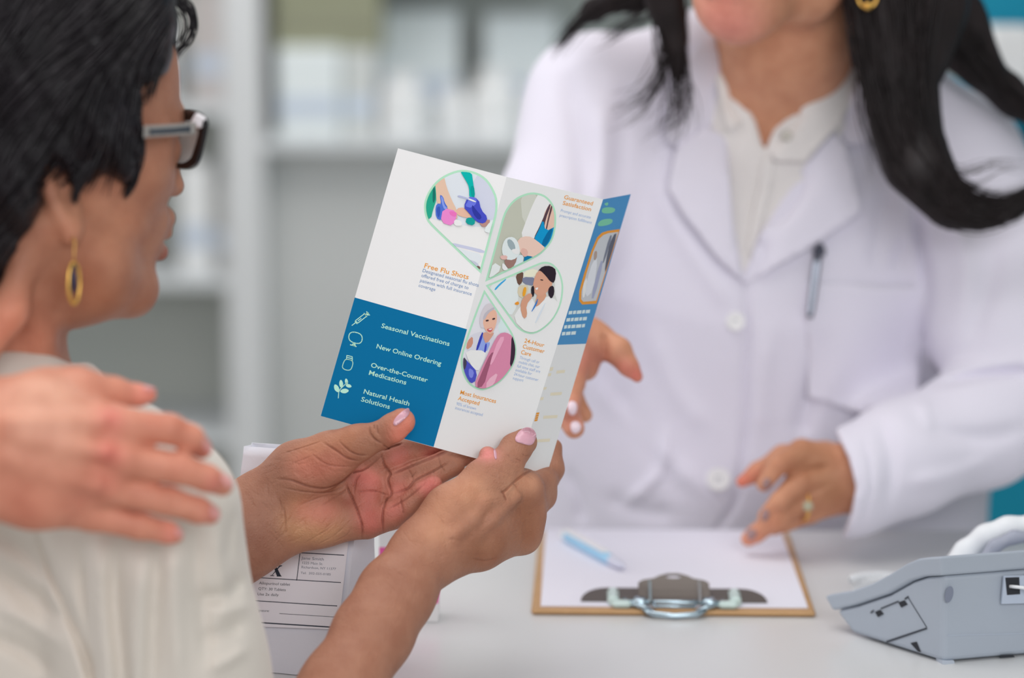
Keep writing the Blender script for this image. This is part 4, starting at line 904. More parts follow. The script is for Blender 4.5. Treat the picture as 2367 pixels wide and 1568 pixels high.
# far forearm and left hand (palm to the camera)
f.chain([(380, 1345, 1.85, 104), (470, 1290, 1.86, 101), (556, 1234, 1.868, 98), (620, 1190, 1.875, 88)], .015, .72)
f.chain([(620, 1190, 1.878, 86), (700, 1165, 1.884, 90)], .02, .6)
f.chain([(625, 1160, 1.872, 62), (690, 1090, 1.868, 62), (765, 1052, 1.862, 50)], .014, .75)
f.ell(J(735, 1082, 1.862), [np.array([.9, .43, 0]), np.array([-.43, .9, 0]), np.array([0, 0, 1.])], (.032, .0165, .014), .010)
f.chain([(765, 1052, 1.860, 48), (825, 1025, 1.853, 37), (878, 1007, 1.850, 32)], .010, .85)
f.chain([(878, 1007, 1.850, 32), (908, 990, 1.8455, 33), (929, 975, 1.8455, 31)], .003, .8)
f.chain([(650, 1212, 1.872, 56), (740, 1205, 1.873, 52), (845, 1207, 1.878, 40)], .012, .75)
f.chain([(670, 1175, 1.885, 50), (860, 1165, 1.890, 32)], .014, .8)
f.chain([(670, 1155, 1.888, 50), (862, 1122, 1.892, 31)], .014, .8)
f.chain([(680, 1135, 1.885, 48), (858, 1082, 1.892, 34)], .014, .8)
f.chain([(812, 1112, 1.886, 30), (850, 1130, 1.884, 26), (848, 1180, 1.880, 28)], .012)
# fingers
f.chain([(858, 1078, 1.892, 34), (905, 1060, 1.893, 36), (955, 1040, 1.897, 33), (1040, 1015, 1.905, 30), (1085, 1000, 1.905, 24)], .0025)
f.chain([(862, 1122, 1.892, 30), (918, 1112, 1.886, 31), (960, 1096, 1.886, 29), (1030, 1070, 1.888, 28), (1082, 1048, 1.894, 25)], .002)
f.chain([(862, 1160, 1.890, 30), (915, 1148, 1.882, 29), (952, 1128, 1.880, 26), (1005, 1100, 1.882, 25), (1052, 1078, 1.886, 22)], .002)
f.chain([(850, 1207, 1.878, 38), (905, 1192, 1.874, 33), (945, 1168, 1.872, 28), (975, 1140, 1.872, 26), (1002, 1120, 1.872, 21)], .002)
# creases
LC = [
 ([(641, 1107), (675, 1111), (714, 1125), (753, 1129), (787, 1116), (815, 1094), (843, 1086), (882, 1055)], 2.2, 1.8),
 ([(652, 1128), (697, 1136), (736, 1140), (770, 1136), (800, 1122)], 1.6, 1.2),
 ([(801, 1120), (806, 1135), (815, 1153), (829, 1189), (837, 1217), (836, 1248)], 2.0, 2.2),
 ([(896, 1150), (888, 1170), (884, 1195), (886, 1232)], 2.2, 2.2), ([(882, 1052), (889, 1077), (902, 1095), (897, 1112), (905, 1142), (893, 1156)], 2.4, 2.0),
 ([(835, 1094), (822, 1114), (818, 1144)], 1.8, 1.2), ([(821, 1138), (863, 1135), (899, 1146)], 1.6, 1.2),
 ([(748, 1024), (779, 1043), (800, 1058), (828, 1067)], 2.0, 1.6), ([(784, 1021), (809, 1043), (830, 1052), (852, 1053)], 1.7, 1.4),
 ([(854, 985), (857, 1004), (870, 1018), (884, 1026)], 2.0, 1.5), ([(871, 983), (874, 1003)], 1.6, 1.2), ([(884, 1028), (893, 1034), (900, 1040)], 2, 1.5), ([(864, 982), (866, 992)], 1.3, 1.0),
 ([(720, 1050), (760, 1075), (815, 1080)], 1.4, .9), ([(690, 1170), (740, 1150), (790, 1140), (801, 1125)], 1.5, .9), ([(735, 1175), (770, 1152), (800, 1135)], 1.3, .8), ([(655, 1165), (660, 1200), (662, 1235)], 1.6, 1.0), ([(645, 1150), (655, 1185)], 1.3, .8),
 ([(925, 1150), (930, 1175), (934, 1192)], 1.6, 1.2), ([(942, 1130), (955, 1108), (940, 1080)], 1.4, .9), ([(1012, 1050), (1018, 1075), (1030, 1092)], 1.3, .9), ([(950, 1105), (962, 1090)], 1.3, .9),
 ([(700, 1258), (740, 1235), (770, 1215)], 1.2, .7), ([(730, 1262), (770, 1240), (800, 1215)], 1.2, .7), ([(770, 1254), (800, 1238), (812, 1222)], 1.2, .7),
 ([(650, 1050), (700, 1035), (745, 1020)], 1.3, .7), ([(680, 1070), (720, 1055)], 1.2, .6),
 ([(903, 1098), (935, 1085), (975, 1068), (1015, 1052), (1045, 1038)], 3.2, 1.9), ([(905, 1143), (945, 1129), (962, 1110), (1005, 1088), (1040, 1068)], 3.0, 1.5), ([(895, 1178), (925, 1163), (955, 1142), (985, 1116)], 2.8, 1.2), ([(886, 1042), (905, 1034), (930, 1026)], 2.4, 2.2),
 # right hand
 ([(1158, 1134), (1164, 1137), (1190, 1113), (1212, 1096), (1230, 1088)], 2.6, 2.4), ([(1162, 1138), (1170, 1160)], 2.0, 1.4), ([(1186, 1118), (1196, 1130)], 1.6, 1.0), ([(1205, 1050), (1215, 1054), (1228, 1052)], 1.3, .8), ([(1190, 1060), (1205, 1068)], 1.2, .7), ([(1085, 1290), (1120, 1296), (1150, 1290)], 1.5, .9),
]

PT = []
def paint(pts, r, c, st):
    for p in pts: PT.append((p[0], p[1], r, c, st))
pink = (212, 134, 120); dkb = (150, 100, 78); yel = (206, 160, 118); dred = (168, 84, 74)
paint([(560, 1230), (600, 1150), (600, 1260), (640, 1100), (570, 1320), (660, 1060), (640, 1230)], 55, (150, 108, 90), .6)
paint([(720, 1040), (800, 1010)], 45, (178, 122, 92), .6)
paint([(690, 1170), (670, 1210), (720, 1220), (770, 1225), (690, 1235), (740, 1240)], 30, yel, .4)
paint([(735, 1190), (760, 1180), (700, 1180)], 30, (204, 126, 108), .5)
paint([(740, 1085), (780, 1070), (700, 1080)], 36, (200, 122, 104), .5)
paint([(840, 1105), (860, 1110), (850, 1150), (850, 1190), (860, 1215), (910, 1180), (920, 1130), (920, 1060), (1000, 1050), (985, 1120)], 30, (206, 116, 108), .6)
paint([(1005, 1115), (990, 1125)], 22, (214, 122, 116), .4)
paint([(815, 1110), (805, 1160), (930, 1040)], 22, (160, 88, 78), .4)
paint([(935, 995), (945, 975), (925, 1010)], 28, (222, 134, 114), .75)
paint([(1127, 1050)], 24, (226, 138, 134), .85)
paint([(1200, 1105), (1230, 1115), (1180, 1125)], 30, (222, 164, 132), .6)
paint([(1100, 1130), (1060, 1130), (1030, 1180), (1000, 1230)], 50, (204, 148, 116), .5)
paint([(1220, 1230), (1160, 1270), (1100, 1280), (1215, 1180)], 45, (140, 90, 62), .5)
paint([(250, 560), (290, 520), (200, 470), (160, 520)], 60, (200, 138, 108), .5)
paint([(370, 600), (385, 585)], 16, (150, 86, 78), .6)
paint([(340, 400), (400, 430)], 40, (182, 124, 96), .4)
paint([(30, 740), (60, 780), (0, 760)], 80, (216, 142, 116), .6)
paint([(240, 700), (180, 650)], 60, (164, 100, 66), .4)

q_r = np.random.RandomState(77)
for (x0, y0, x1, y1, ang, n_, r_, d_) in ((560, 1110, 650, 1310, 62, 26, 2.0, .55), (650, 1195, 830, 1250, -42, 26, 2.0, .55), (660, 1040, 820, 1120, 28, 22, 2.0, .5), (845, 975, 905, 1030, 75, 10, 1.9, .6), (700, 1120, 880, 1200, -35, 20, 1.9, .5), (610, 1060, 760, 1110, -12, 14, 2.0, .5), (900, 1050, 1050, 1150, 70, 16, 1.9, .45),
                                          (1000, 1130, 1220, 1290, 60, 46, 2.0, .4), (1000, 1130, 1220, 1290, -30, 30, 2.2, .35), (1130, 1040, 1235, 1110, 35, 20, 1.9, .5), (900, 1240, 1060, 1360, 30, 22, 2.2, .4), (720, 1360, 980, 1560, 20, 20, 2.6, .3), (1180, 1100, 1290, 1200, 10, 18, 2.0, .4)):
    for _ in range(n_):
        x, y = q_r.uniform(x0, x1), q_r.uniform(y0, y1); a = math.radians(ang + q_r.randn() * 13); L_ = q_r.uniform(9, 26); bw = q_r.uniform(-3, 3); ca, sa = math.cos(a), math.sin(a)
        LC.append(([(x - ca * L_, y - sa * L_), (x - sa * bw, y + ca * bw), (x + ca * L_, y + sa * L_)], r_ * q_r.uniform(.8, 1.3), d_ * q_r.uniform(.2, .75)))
AX = axis((-0.46, -0.20, .0022), (-.20, .047, .00075), (.047, .06, .002)); AY = axis((-.34, -.215, .003), (-.215, -.048, .00075), (-.048, .26, .0022)); AZ = axis((1.56, 1.72, .0024), (1.72, 1.80, .0016), (1.80, 1.90, .0008), (1.90, 1.985, .0015))
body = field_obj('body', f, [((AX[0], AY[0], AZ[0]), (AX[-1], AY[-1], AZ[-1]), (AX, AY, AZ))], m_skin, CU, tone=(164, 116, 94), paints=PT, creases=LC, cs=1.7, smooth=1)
def body_bvh(o):
    n = len(o.data.vertices); v = np.empty(n * 3, dtype=np.float32); o.data.vertices.foreach_get('co', v); v = v.reshape(-1, 3) - np.array(o.location)
    p = o.parent; v = v + 0
    # undo fix(): object coordinates are world coordinates already
    q = np.empty(len(o.data.loops), dtype=np.int32); o.data.loops.foreach_get('vertex_index', q)
    k = o.data.polygons[0].loop_total
    return BVHTree.FromPolygons((v + np.array(o.location)).tolist(), q.reshape(-1, k).tolist())
bt = body_bvh(body)
def nail(name, poly, parent, tree=None, m=m_nail, th=0.0006, step=5, off=0.0, bulge=0.0005):
    o = drape(name, rounded(poly, 2), tree or bt, off, th, m, parent, step=step, bulge=bulge, sm=1); return o
nail('nail', [(907, 980), (916, 962), (943, 941), (948, 950), (944, 962), (915, 987)], CU)
nail('nail', [(1188, 1020), (1196, 1000), (1212, 988), (1228, 988), (1239, 1000), (1240, 1012), (1230, 1032), (1206, 1026)], CU)
nail('nail', [(1140, 1034), (1147, 1042), (1149, 1062), (1143, 1062)], CU, off=0.0)
# ---------------------------------------------------------------- hair
m_hair = mat('hair_black', (30, 25, 30), 0.38, spec=0.42, noise=(30, 0.8, (20, 17, 20)))
m_hair2 = mat('hair_dark_brown', (34, 27, 28), 0.45, spec=0.3, noise=(30, 0.8, (22, 18, 19)))
hp = [(-500, -400), (150, -420), (330, -300), (395, -120), (405, 0), (408, 60), (402, 125), (388, 168), (358, 182), (328, 205), (332, 260), (334, 325), (328, 380), (312, 420), (290, 446), (270, 420), (250, 402), (220, 410), (195, 430), (173, 456), (155, 440), (148, 410), (140, 380), (118, 372), (104, 392), (98, 440), (92, 480), (84, 515), (66, 570), (54, 607), (38, 640), (18, 668), (-40, 690), (-500, 700)]
hf = Field()
hf.ell(H(-0.6, 0, 1.2), HR, (.110, .093, .117), .02)
hf.ell(H(5.0, 0, 6.0), HR, (.060, .060, .045), .03)
hf.mchain([(H(-3, 6.2, -2), .028), (H(-4.5, 5.2, -7), .028), (H(-6.0, 4.0, -11), .025)], .03)
hf.mchain([(H(-3, 6.2, -2), .028), (H(0, 6.6, -3.5), .020), (H(2.2, 6.4, -6), .013)], .02)
hf.mchain([(H(-8, 0, -3), .05), (H(-7.5, 0, -11), .048)], .03)
hf.poly(hp, .010)
nz = fbm(11, [70, 110, 170, 60, 140]); hf.wave(lambda X, Y, Z: nz(X * 1.2 + Y * .8, Y * .35 - X * .2, Z), 0.004)
hair = field_obj('hair', hf, [(np.array([-0.52, -0.02, 1.54]), np.array([-0.16, 0.36, 1.84]), 0.0026)], m_hair, CU)
ht = body_bvh(hair)
rs = np.random.RandomState(21); lines = []; rads = []
def flow(px, py):
    # direction the short hair lies in, seen from here
    a = np.array([-0.62, 0.78]); b = np.array([0.10, 1.0]); t = min(1, max(0, (px - 120) / 200.0)) * min(1, max(0, (py - 120) / 200.0)); c = np.array([-0.75, 0.66])
    t2 = min(1, max(0, (330 - py) / 330.0)) * min(1, max(0, (250 - px) / 250.0)); d = a * (1 - t) + b * t; d = d * (1 - t2) + c * t2
    d = d + 0.16 * np.array([math.sin(py * .021 + px * .013), math.cos(px * .017)]); return d / np.linalg.norm(d)
for i in range(1500):
    px = rs.uniform(-120, 410); py = rs.uniform(-100, 600)
    if not inpoly((px, py), hp): continue
    n_ = rs.randint(7, 15); x, y = px, py; L = []; lift = rs.uniform(0.000, 0.004); sw = rs.uniform(-.18, .18)
    for k in range(n_):
        D = hitD(ht, x, y)
        if D is None:
            if not L or k < 3: break
            D = L[-1][2] + 0.002; 
            if len(L) and L[-1][3] > 2: break
            L.append((x, y, D, L[-1][3] + 1))
        else: L.append((x, y, D - lift - 0.0012 * math.sin(k * .5), 0))
        d = flow(x, y); ca, sa = math.cos(sw * k * .12), math.sin(sw * k * .12); x += 17 * (d[0] * ca - d[1] * sa); y += 17 * (d[0] * sa + d[1] * ca)
    if len(L) < 4: continue
    Wd = spline([W(J(*l[:3])) for l in L], len(L) * 2); r0 = rs.uniform(.0005, .0014); tt = np.linspace(0, 1, len(Wd))
    lines.append(Wd); rads.append(r0 * (1 - 0.85 * tt ** 2) * np.minimum(1, 0.3 + 4 * tt))
def lock(path, n, spread, r0, D0, D1, jit=3, tip=1.0, seed=0):
    q = np.random.RandomState(seed)
    for i in range(n):
        o0 = q.randn(2) * spread; o1 = q.randn(2) * spread * tip; L = []
        ph = q.uniform(0, 6); m_ = len(path)
        for k, p in enumerate(path):
            t = k / (m_ - 1); o_ = o0 * (1 - t) + o1 * t; L.append(W(J(p[0] + o_[0] + jit * math.sin(ph + k), p[1] + o_[1] + jit * math.cos(ph * 1.3 + k), D0 + (D1 - D0) * t + q.randn() * .002)))
        Wd = spline(L, 22); tt = np.linspace(0, 1, 22); lines.append(Wd); rads.append(r0 * q.uniform(.5, 1.1) * (1 - .85 * tt ** 2))
# fringe and the loop curling off the forehead
lock([(330, -60), (400, -10), (440, 20), (450, 60), (436, 95), (408, 125), (388, 165)], 15, 7, .0007, 1.72, 1.725, 4, 1.2, 1)
lock([(340, -40), (390, 0), (425, 30), (432, 62), (420, 90), (400, 110)], 9, 8, .0007, 1.72, 1.725, 4, 1.0, 2)
lock([(340, -20), (372, 30), (385, 70), (384, 120), (376, 175), (362, 190)], 60, 12, .0009, 1.71, 1.72, 4, .7, 3)
lock([(300, 60), (335, 110), (345, 150), (340, 185), (326, 215)], 50, 12, .0009, 1.695, 1.70, 4, .6, 4)
lock([(280, 250), (305, 310), (312, 370), (306, 415), (290, 452)], 70, 12, .0010, 1.655, 1.665, 4, .45, 5)
lock([(230, 280), (215, 340), (195, 400), (178, 440), (172, 462)], 60, 12, .0010, 1.62, 1.625, 4, .4, 6)
lock([(120, 330), (90, 400), (80, 470), (66, 540), (40, 620)], 70, 16, .0010, 1.622, 1.635, 4, .7, 7)
lock([(60, 420), (40, 520), (20, 610), (-5, 680)], 60, 18, .0010, 1.63, 1.645, 4, .6, 8)
lock([(150, 370), (120, 362), (100, 385), (96, 430)], 20, 8, .0009, 1.612, 1.625, 3, .8, 9)
st_ = tubes('hair_strands', lines, rads, m_hair, hair, 4); st_.location = (0, 0, 0)
lines = []; rads = []
# ---------------------------------------------------------------- eyeglasses
gl = empty('eyeglasses', tuple(P(420, 330, 1.74)), 'dark rimmed eyeglasses with a clear and grey temple, worn by the black haired woman', 'eyeglasses')
m_fr = mat('frame_black', (18, 16, 20), 0.25, spec=0.6); m_clr = mat('frame_clear', (150, 146, 142), 0.3, spec=0.6); m_cor = mat('temple_core', (62, 68, 76), 0.4)
b = MB(); T = [(333, 304, 1.640), (360, 303, 1.652), (410, 300, 1.672), (452, 296, 1.692)]
def ribbon(pts, hpx, th, mi, name, m, parent):
    b = MB(); n = len(pts); vs = []
    for (x, y, D) in pts:
        for sx, sy in ((-1, -1), (1, -1), (1, 1), (-1, 1)): vs.append(W(J(x, y + sy * hpx / 2, D) + np.array([0, 0, sx * th / 2])))
    fs = [(0, 1, 2, 3), tuple(range(4 * n - 1, 4 * n - 5, -1))]
    for i in range(n - 1):
        for k in range(4): fs.append((i * 4 + k, i * 4 + (k + 1) % 4, i * 4 + 4 + (k + 1) % 4, i * 4 + 4 + k))
    b.add(vs, fs); o = b.build(name, m, parent); md = o.modifiers.new('b', 'BEVEL'); md.width = .0006; md.segments = 2; return o
tm = ribbon(T, 27, .0034, 0, 'temple', m_clr, gl)
ribbon([(348, 305, 1.6450), (400, 302, 1.6655), (440, 298, 1.6835)], 12, .0044, 0, 'temple_core', m_cor, tm)
rim = [(402, 272), (425, 266), (448, 268), (466, 280), (470, 296), (466, 320), (458, 350), (448, 374), (428, 384), (404, 380), (390, 366), (384, 340), (386, 300), (392, 280)]
def rimD(p): return 1.762 - (p[0] - 384) / 88 * 0.062
fr_ = spline(rim + [rim[0]], 60); b = MB()
cl_ = [P(p[0], p[1], rimD(p)) for p in fr_[:-1]]; n = len(cl_); cen = sum(cl_, Vector()) / n; vs = []; fs = []
nrm = (cl_[0] - cen).cross(cl_[n // 4] - cen).normalized(); nrm = nrm if nrm.y < 0 else -nrm
for i, p in enumerate(cl_):
    x_ = fr_[i][0]; y_ = fr_[i][1]; wd = 0.0021 + 0.0020 * max(0, min(1, (x_ - 425) / 30)) + (0.0014 if y_ < 300 and x_ > 420 else 0); o_ = (p - cen).normalized()
    for (a, c) in ((-.5, -.5), (.5, -.5), (.5, .5), (-.5, .5)): vs.append(p + o_ * wd * a * 2 + nrm * 0.0036 * c)
for i in range(n):
    for k in range(4): j = (i + 1) % n; fs.append((i * 4 + k, i * 4 + (k + 1) % 4, j * 4 + (k + 1) % 4, j * 4 + k))
b.add(vs, fs); rm = b.build('rim', m_fr, gl, True)
b = MB(); b.add([p for p in cl_], [tuple(range(n))]); b.build('lens', mat('lens_glare', (244, 247, 252), 0.12, spec=0.9, trans=0.0, alpha=0.72), gl)  # glare on the lens painted in as a whitish, nearly opaque colour
off = (H(0, -6.4, 0) - H(0, 0, 0)); off = Vector(W(J(430, 320, 1.73) + off) - W(J(430, 320, 1.73)))
b = MB(); b.add([Vector(v) + off for v in vs], fs); b.build('rim', m_fr, gl, True)
b = MB(); b.add([p + off for p in cl_], [tuple(range(n))]); b.build('lens', MATS['lens_glare'], gl)
b = MB(); b.tube([P(394, 290, rimD((394, 290))), P(398, 286, rimD((394, 290)) + .012), P(402, 288, rimD((394, 290)) + .02)], .0016, 8); b.build('bridge', m_fr, gl, True)
b = MB(); b.box((-.0045, -.003, -.0055), (.0045, .003, .0035), 0, Matrix.Translation(P(461, 276, 1.700)) @ Matrix.Rotation(.5, 4, 'Y'), .0015); b.build('corner_piece', mat('rim_pearl', (222, 218, 230), .2, spec=.7), gl)
# ---------------------------------------------------------------- earring
er = empty('earring', tuple(P(171, 655, 1.618)), 'gold oval hoop earring with dark bead, hanging from the ear of the bespectacled person', 'earring')
m_gold = mat('gold', (226, 176, 92), .3, metal=.85); De = 1.622
ov = [P(171 + 13 * math.cos(a), 655 + 48 * math.sin(a) , De + .004 * math.cos(a)) for a in np.linspace(0, 2 * math.pi, 33)]
b = MB(); b.tube(ov, .0012, 8, 0, False); b.build('hoop', m_gold, er, True)
b = MB(); b.tube([P(165, 556, De + .003), P(170, 548, De), P(173, 560, De), P(171, 590, De), P(171, 608, De)], .0005, 6); b.build('ear_hook', m_gold, er, True)
b = MB(); b.lathe(P(171, 612, De), [(.0005, 0), (.0018, -.001), (.0018, -.003), (.0005, -.004)][::-1], 10); b.lathe(P(171, 682, De), [(.0004, 0), (.0022, .004), (.0026, .009), (.0022, .014), (.0004, .018)], 12); b.build('dark_bead', mat('bead', (52, 48, 70), .3), er, True)
# ---------------------------------------------------------------- blouse
m_bl = mat('blouse_cream', (206, 199, 190), .8, sheen=.3, spec=.2, bump=[('noise', 260, .15, .0008, (1, 1, 1)), ('noise', 22, .3, .004, (1, 1, 1))])
bf = Field()
bf.chain([(-60, 1040, 1.725, 270), (-60, 1300, 1.74, 340), (-40, 1950, 1.76, 350), (-40, 2700, 1.76, 370)], .05, .62)
bf.chain([(-60, 975, 1.705, 200), (50, 985, 1.70, 180)], .05, .9)
bf.chain([(60, 1020, 1.70, 168), (240, 1110, 1.675, 168), (345, 1200, 1.672, 188), (352, 1400, 1.69, 196), (385, 1560, 1.70, 208), (420, 1720, 1.71, 212)], .035, .95)
bf.chain([(-380, 1010, 1.86, 140), (-200, 1000, 1.88, 140), (150, 1250, 1.93, 160)], .03)
# neckline: cut level with the collar
bf.poly([(-900, 300), (500, 300), (300, 800), (170, 842), (134, 826), (100, 813), (60, 808), (0, 806), (-300, 800), (-900, 800)], .004, 'sub')
nzb = fbm(8, [25, 40, 60, 90]); bf.wave(lambda X, Y, Z: nzb(X * 1.3, Y * .5, Z), .0035)
FO = [([(232, 1250), (228, 1350), (235, 1450), (245, 1568), (250, 1650)], 20, -9), ([(190, 1270), (196, 1380), (208, 1480), (225, 1600)], 17, 10), ([(270, 1270), (268, 1400), (285, 1560), (290, 1660)], 15, 7),
      ([(330, 1290), (322, 1400), (318, 1568), (318, 1660)], 22, -8), ([(365, 1270), (355, 1420), (350, 1600)], 14, 6), ([(400, 1260), (405, 1400), (415, 1600)], 22, -6), ([(450, 1230), (455, 1340), (470, 1420), (480, 1560)], 18, 6), ([(500, 1230), (515, 1320), (520, 1400)], 18, -5), ([(90, 1230), (120, 1330), (160, 1420), (200, 1530), (220, 1600)], 12, 14),
      ([(0, 1330), (60, 1370), (120, 1410), (170, 1450)], 18, 7), ([(-20, 1270), (50, 1310), (110, 1370)], 22, -7), ([(-20, 1470), (60, 1510), (130, 1560)], 18, 7), ([(0, 1400), (70, 1440), (150, 1500)], 20, -7), ([(560, 1335), (535, 1365), (500, 1380), (455, 1382)], 16, 8), ([(560, 1445), (520, 1462), (470, 1478)], 14, 6), ([(575, 1400), (540, 1410), (500, 1425)], 14, -5), ([(570, 1500), (530, 1525), (480, 1550)], 14, -5), ([(545, 1180), (530, 1240), (525, 1300)], 12, 4)]
blouse = field_obj('blouse', bf, [pbox(-480, 760, 640, 1760, 1.52, 1.96, 0.0032)], m_bl, CU, creases=FO, cs=1.5)
# ================================================================ the hand laid on her shoulder
HP = empty('person', tuple(P(-420, 1060, 1.46)), 'person mostly outside the frame, whose hand rests on the shoulder of the cream blouse', 'person')
g = Field()
g.chain([(-900, 1060, 1.36, 150), (-420, 1050, 1.46, 125), (-90, 1035, 1.53, 108)], .01, .8)
for P_ in ([(-90, 990, 1.53, 90), (100, 960, 1.542, 78), (262, 984, 1.556, 45)], [(-90, 1040, 1.53, 90), (120, 1030, 1.538, 78), (272, 1064, 1.556, 43)], [(-90, 1080, 1.53, 90), (100, 1100, 1.542, 76), (250, 1130, 1.562, 40)], [(-90, 1110, 1.53, 84), (80, 1150, 1.545, 66), (212, 1190, 1.566, 38)]): g.chain(P_, .012, .8)
g.chain([(-40, 960, 1.545, 84), (110, 915, 1.558, 52), (180, 902, 1.566, 42), (262, 906, 1.577, 34)], .014, .85); g.chain([(262, 906, 1.577, 34), (320, 914, 1.585, 25), (346, 914, 1.588, 17)], .004, .8)
g.chain([(262, 984, 1.553, 44), (392, 992, 1.556, 35)], .005, .95); g.chain([(392, 992, 1.556, 35), (440, 1013, 1.562, 32)], .003); g.chain([(440, 1013, 1.562, 32), (466, 1037, 1.574, 25)], .003)
g.chain([(272, 1064, 1.553, 43), (414, 1083, 1.555, 37)], .004, .95); g.chain([(414, 1083, 1.555, 37), (478, 1106, 1.562, 32), (514, 1122, 1.572, 26)], .003)
g.chain([(250, 1130, 1.560, 40), (388, 1158, 1.562, 34)], .004, .95); g.chain([(388, 1158, 1.562, 34), (458, 1180, 1.570, 31), (486, 1190, 1.578, 24)], .003)
g.chain([(212, 1190, 1.565, 37), (322, 1216, 1.572, 32)], .004, .95); g.chain([(322, 1216, 1.572, 32), (388, 1232, 1.580, 26), (405, 1238, 1.584, 20)], .003)
for P_ in ([(255, 968, 1.545, 22), (272, 975, 1.545, 22)], [(262, 1050, 1.543, 22), (282, 1056, 1.543, 22)], [(240, 1122, 1.550, 18), (256, 1128, 1.55, 18)], [(20, 1010, 1.512, 8), (240, 1045, 1.530, 9)], [(20, 1060, 1.515, 8), (220, 1118, 1.537, 8)], [(20, 975, 1.512, 8), (230, 975, 1.532, 8)]): g.chain(P_, .014)
GP = []
for (x, y, r, c, s_) in ((255, 965, 34, (226, 128, 118), .7), (255, 1050, 38, (222, 122, 112), .7), (245, 1120, 34, (208, 122, 106), .6), (100, 920, 90, (236, 176, 152), .6), (120, 980, 80, (232, 168, 144), .5), (190, 1150, 60, (206, 128, 108), .5), (50, 1180, 80, (198, 120, 98), .5), (340, 905, 36, (228, 138, 124), .7), (470, 1040, 26, (190, 104, 92), .5), (500, 1120, 26, (214, 128, 120), .6), (490, 1190, 24, (224, 136, 126), .7), (400, 1240, 28, (228, 140, 126), .7), (420, 990, 30, (188, 112, 90), .4), (350, 975, 34, (196, 120, 98), .5), (420, 1090, 34, (200, 124, 102), .4)): GP.append((x, y, r, c, s_))
hb = field_obj('hand', g, [pbox(-760, 780, 580, 1320, 1.33, 1.63, 0.0017)], m_skin2, HP, tone=(208, 142, 119), paints=GP, creases=[([(410, 965), (420, 985), (418, 1010)], 4, 1.2), ([(425, 1058), (436, 1080), (432, 1105)], 4, 1.2), ([(398, 1132), (408, 1155), (402, 1180)], 4, 1.2), ([(300, 940), (292, 975), (296, 1000)], 5, 1.0)])
gt = body_bvh(hb)
m_nail2 = mat('nail_bare', (226, 160, 156), .3, spec=.5)
nail('nail', [(468, 1010), (484, 1022), (492, 1044), (482, 1052), (470, 1034)], HP, gt, m_nail2, step=8)
nail('nail', [(512, 1092), (532, 1104), (540, 1122), (528, 1132), (514, 1114)], HP, gt, m_nail2, step=8)
nail('nail', [(486, 1168), (504, 1178), (511, 1196), (500, 1206), (488, 1190)], HP, gt, m_nail2, step=8)
nail('nail', [(404, 1218), (418, 1224), (426, 1238), (416, 1246), (406, 1234)], HP, gt, m_nail2, step=8)
nail('nail', [(330, 890), (352, 894), (364, 902), (350, 908), (332, 902)], HP, gt, m_nail2, step=8)
b = MB(); c0 = P(-560, 1055, 1.43); c1 = P(-1100, 1065, 1.32); dd = (c0 - c1).normalized(); b.lathe(c1, [(.056, 0), (.048, (c0 - c1).length), (.044, (c0 - c1).length), (.044, (c0 - c1).length - .02)], 24, 0, dd); b.build('sleeve', mat('sleeve_grey', (150, 155, 165), .8), HP, True)
# ================================================================ the pharmacist
PH = empty('person', tuple(P(1740, 1500, 2.55)), 'person with long dark hair in a white coat, leaning on the counter behind the clipboard', 'person')
def torso(F, q=1.0):
    F.chain([(1732, 2300, 2.66, 470 * q), (1732, 1500, 2.60, 480 * q), (1735, 1200, 2.575, 472 * q), (1740, 900, 2.53, 420 * q), (1752, 560, 2.475, 385 * q), (1765, 360, 2.45, 290)], .06, .55)
    F.chain([(2150, 480, 2.50, 120 * q), (2130, 1000, 2.56, 110 * q), (2110, 1300, 2.60, 110 * q)], .06 * q, .8)
    F.chain([(1390, 245, 2.455, 140), (1640, 200, 2.44, 110), (1800, 190, 2.44, 115), (1950, 215, 2.44, 120), (2190, 380, 2.45, 150)], .05, .8)
    F.chain([(1440, 400, 2.44, 150), (1700, 420, 2.44, 150)], .05, .5); F.chain([(2080, 480, 2.44, 150), (1850, 430, 2.44, 150)], .05, .5)
def arms(F, s=1.0):
    F.chain([(1375, 235, 2.45, 152 * s), (1290, 520, 2.42, 138 * s), (1225, 800, 2.36, 118 * s)], .035); F.chain([(1225, 800, 2.36, 118 * s), (1250, 790, 2.26, 90 * s), (1275, 782, 2.20, 72 * s)], .02)
    F.chain([(2190, 385, 2.45, 165 * s), (2310, 620, 2.42, 168 * s), (2335, 760, 2.39, 168 * s), (2430, 870, 2.37, 150 * s)], .03); F.chain([(2430, 880, 2.37, 148 * s), (2270, 985, 2.345, 136 * s), (2080, 1062, 2.305, 128 * s), (1960, 1118, 2.285, 120 * s), (1900, 1130, 2.28, 118 * s)], .02)
sk = Field(); torso(sk, .82); arms(sk, .62)
g_ = .014
sk.chain([(1835, -120, 2.34, 165), (1815, 100, 2.375, 168), (1795, 270, 2.43, 180), (1775, 420, 2.50, 190)], .03, .85)
sk.ell(J(1810, -230, 2.32), np.eye(3), (.088, .115, .100), .02)
sk.ell(J(1712, -38, 2.245), np.eye(3), (.058, .066, .055), .02)
sk.chain([(1690, 5, 2.225, 110), (1710, 20, 2.235, 108)], .02); sk.chain([(1715, -10, 2.245, 100), (1860, -30, 2.29, 100), (1930, -110, 2.31, 95)], .03)
sk.chain([(1650, -230, 2.215, 50), (1640, -150, 2.190, 52), (1638, -120, 2.185, 56)], .01)
sk.chain([(1630, -45, 2.200, 48), (1700, -52, 2.195, 50), (1770, -45, 2.210, 46)], .006); sk.chain([(1640, -18, 2.200, 47), (1700, -12, 2.196, 50), (1760, -18, 2.208, 46)], .006)
sk.ell(J(1600, -235, 2.235), np.eye(3), (.0155, .0155, .0155), .003); sk.ell(J(1740, -235, 2.225), np.eye(3), (.0155, .0155, .0155), .003)
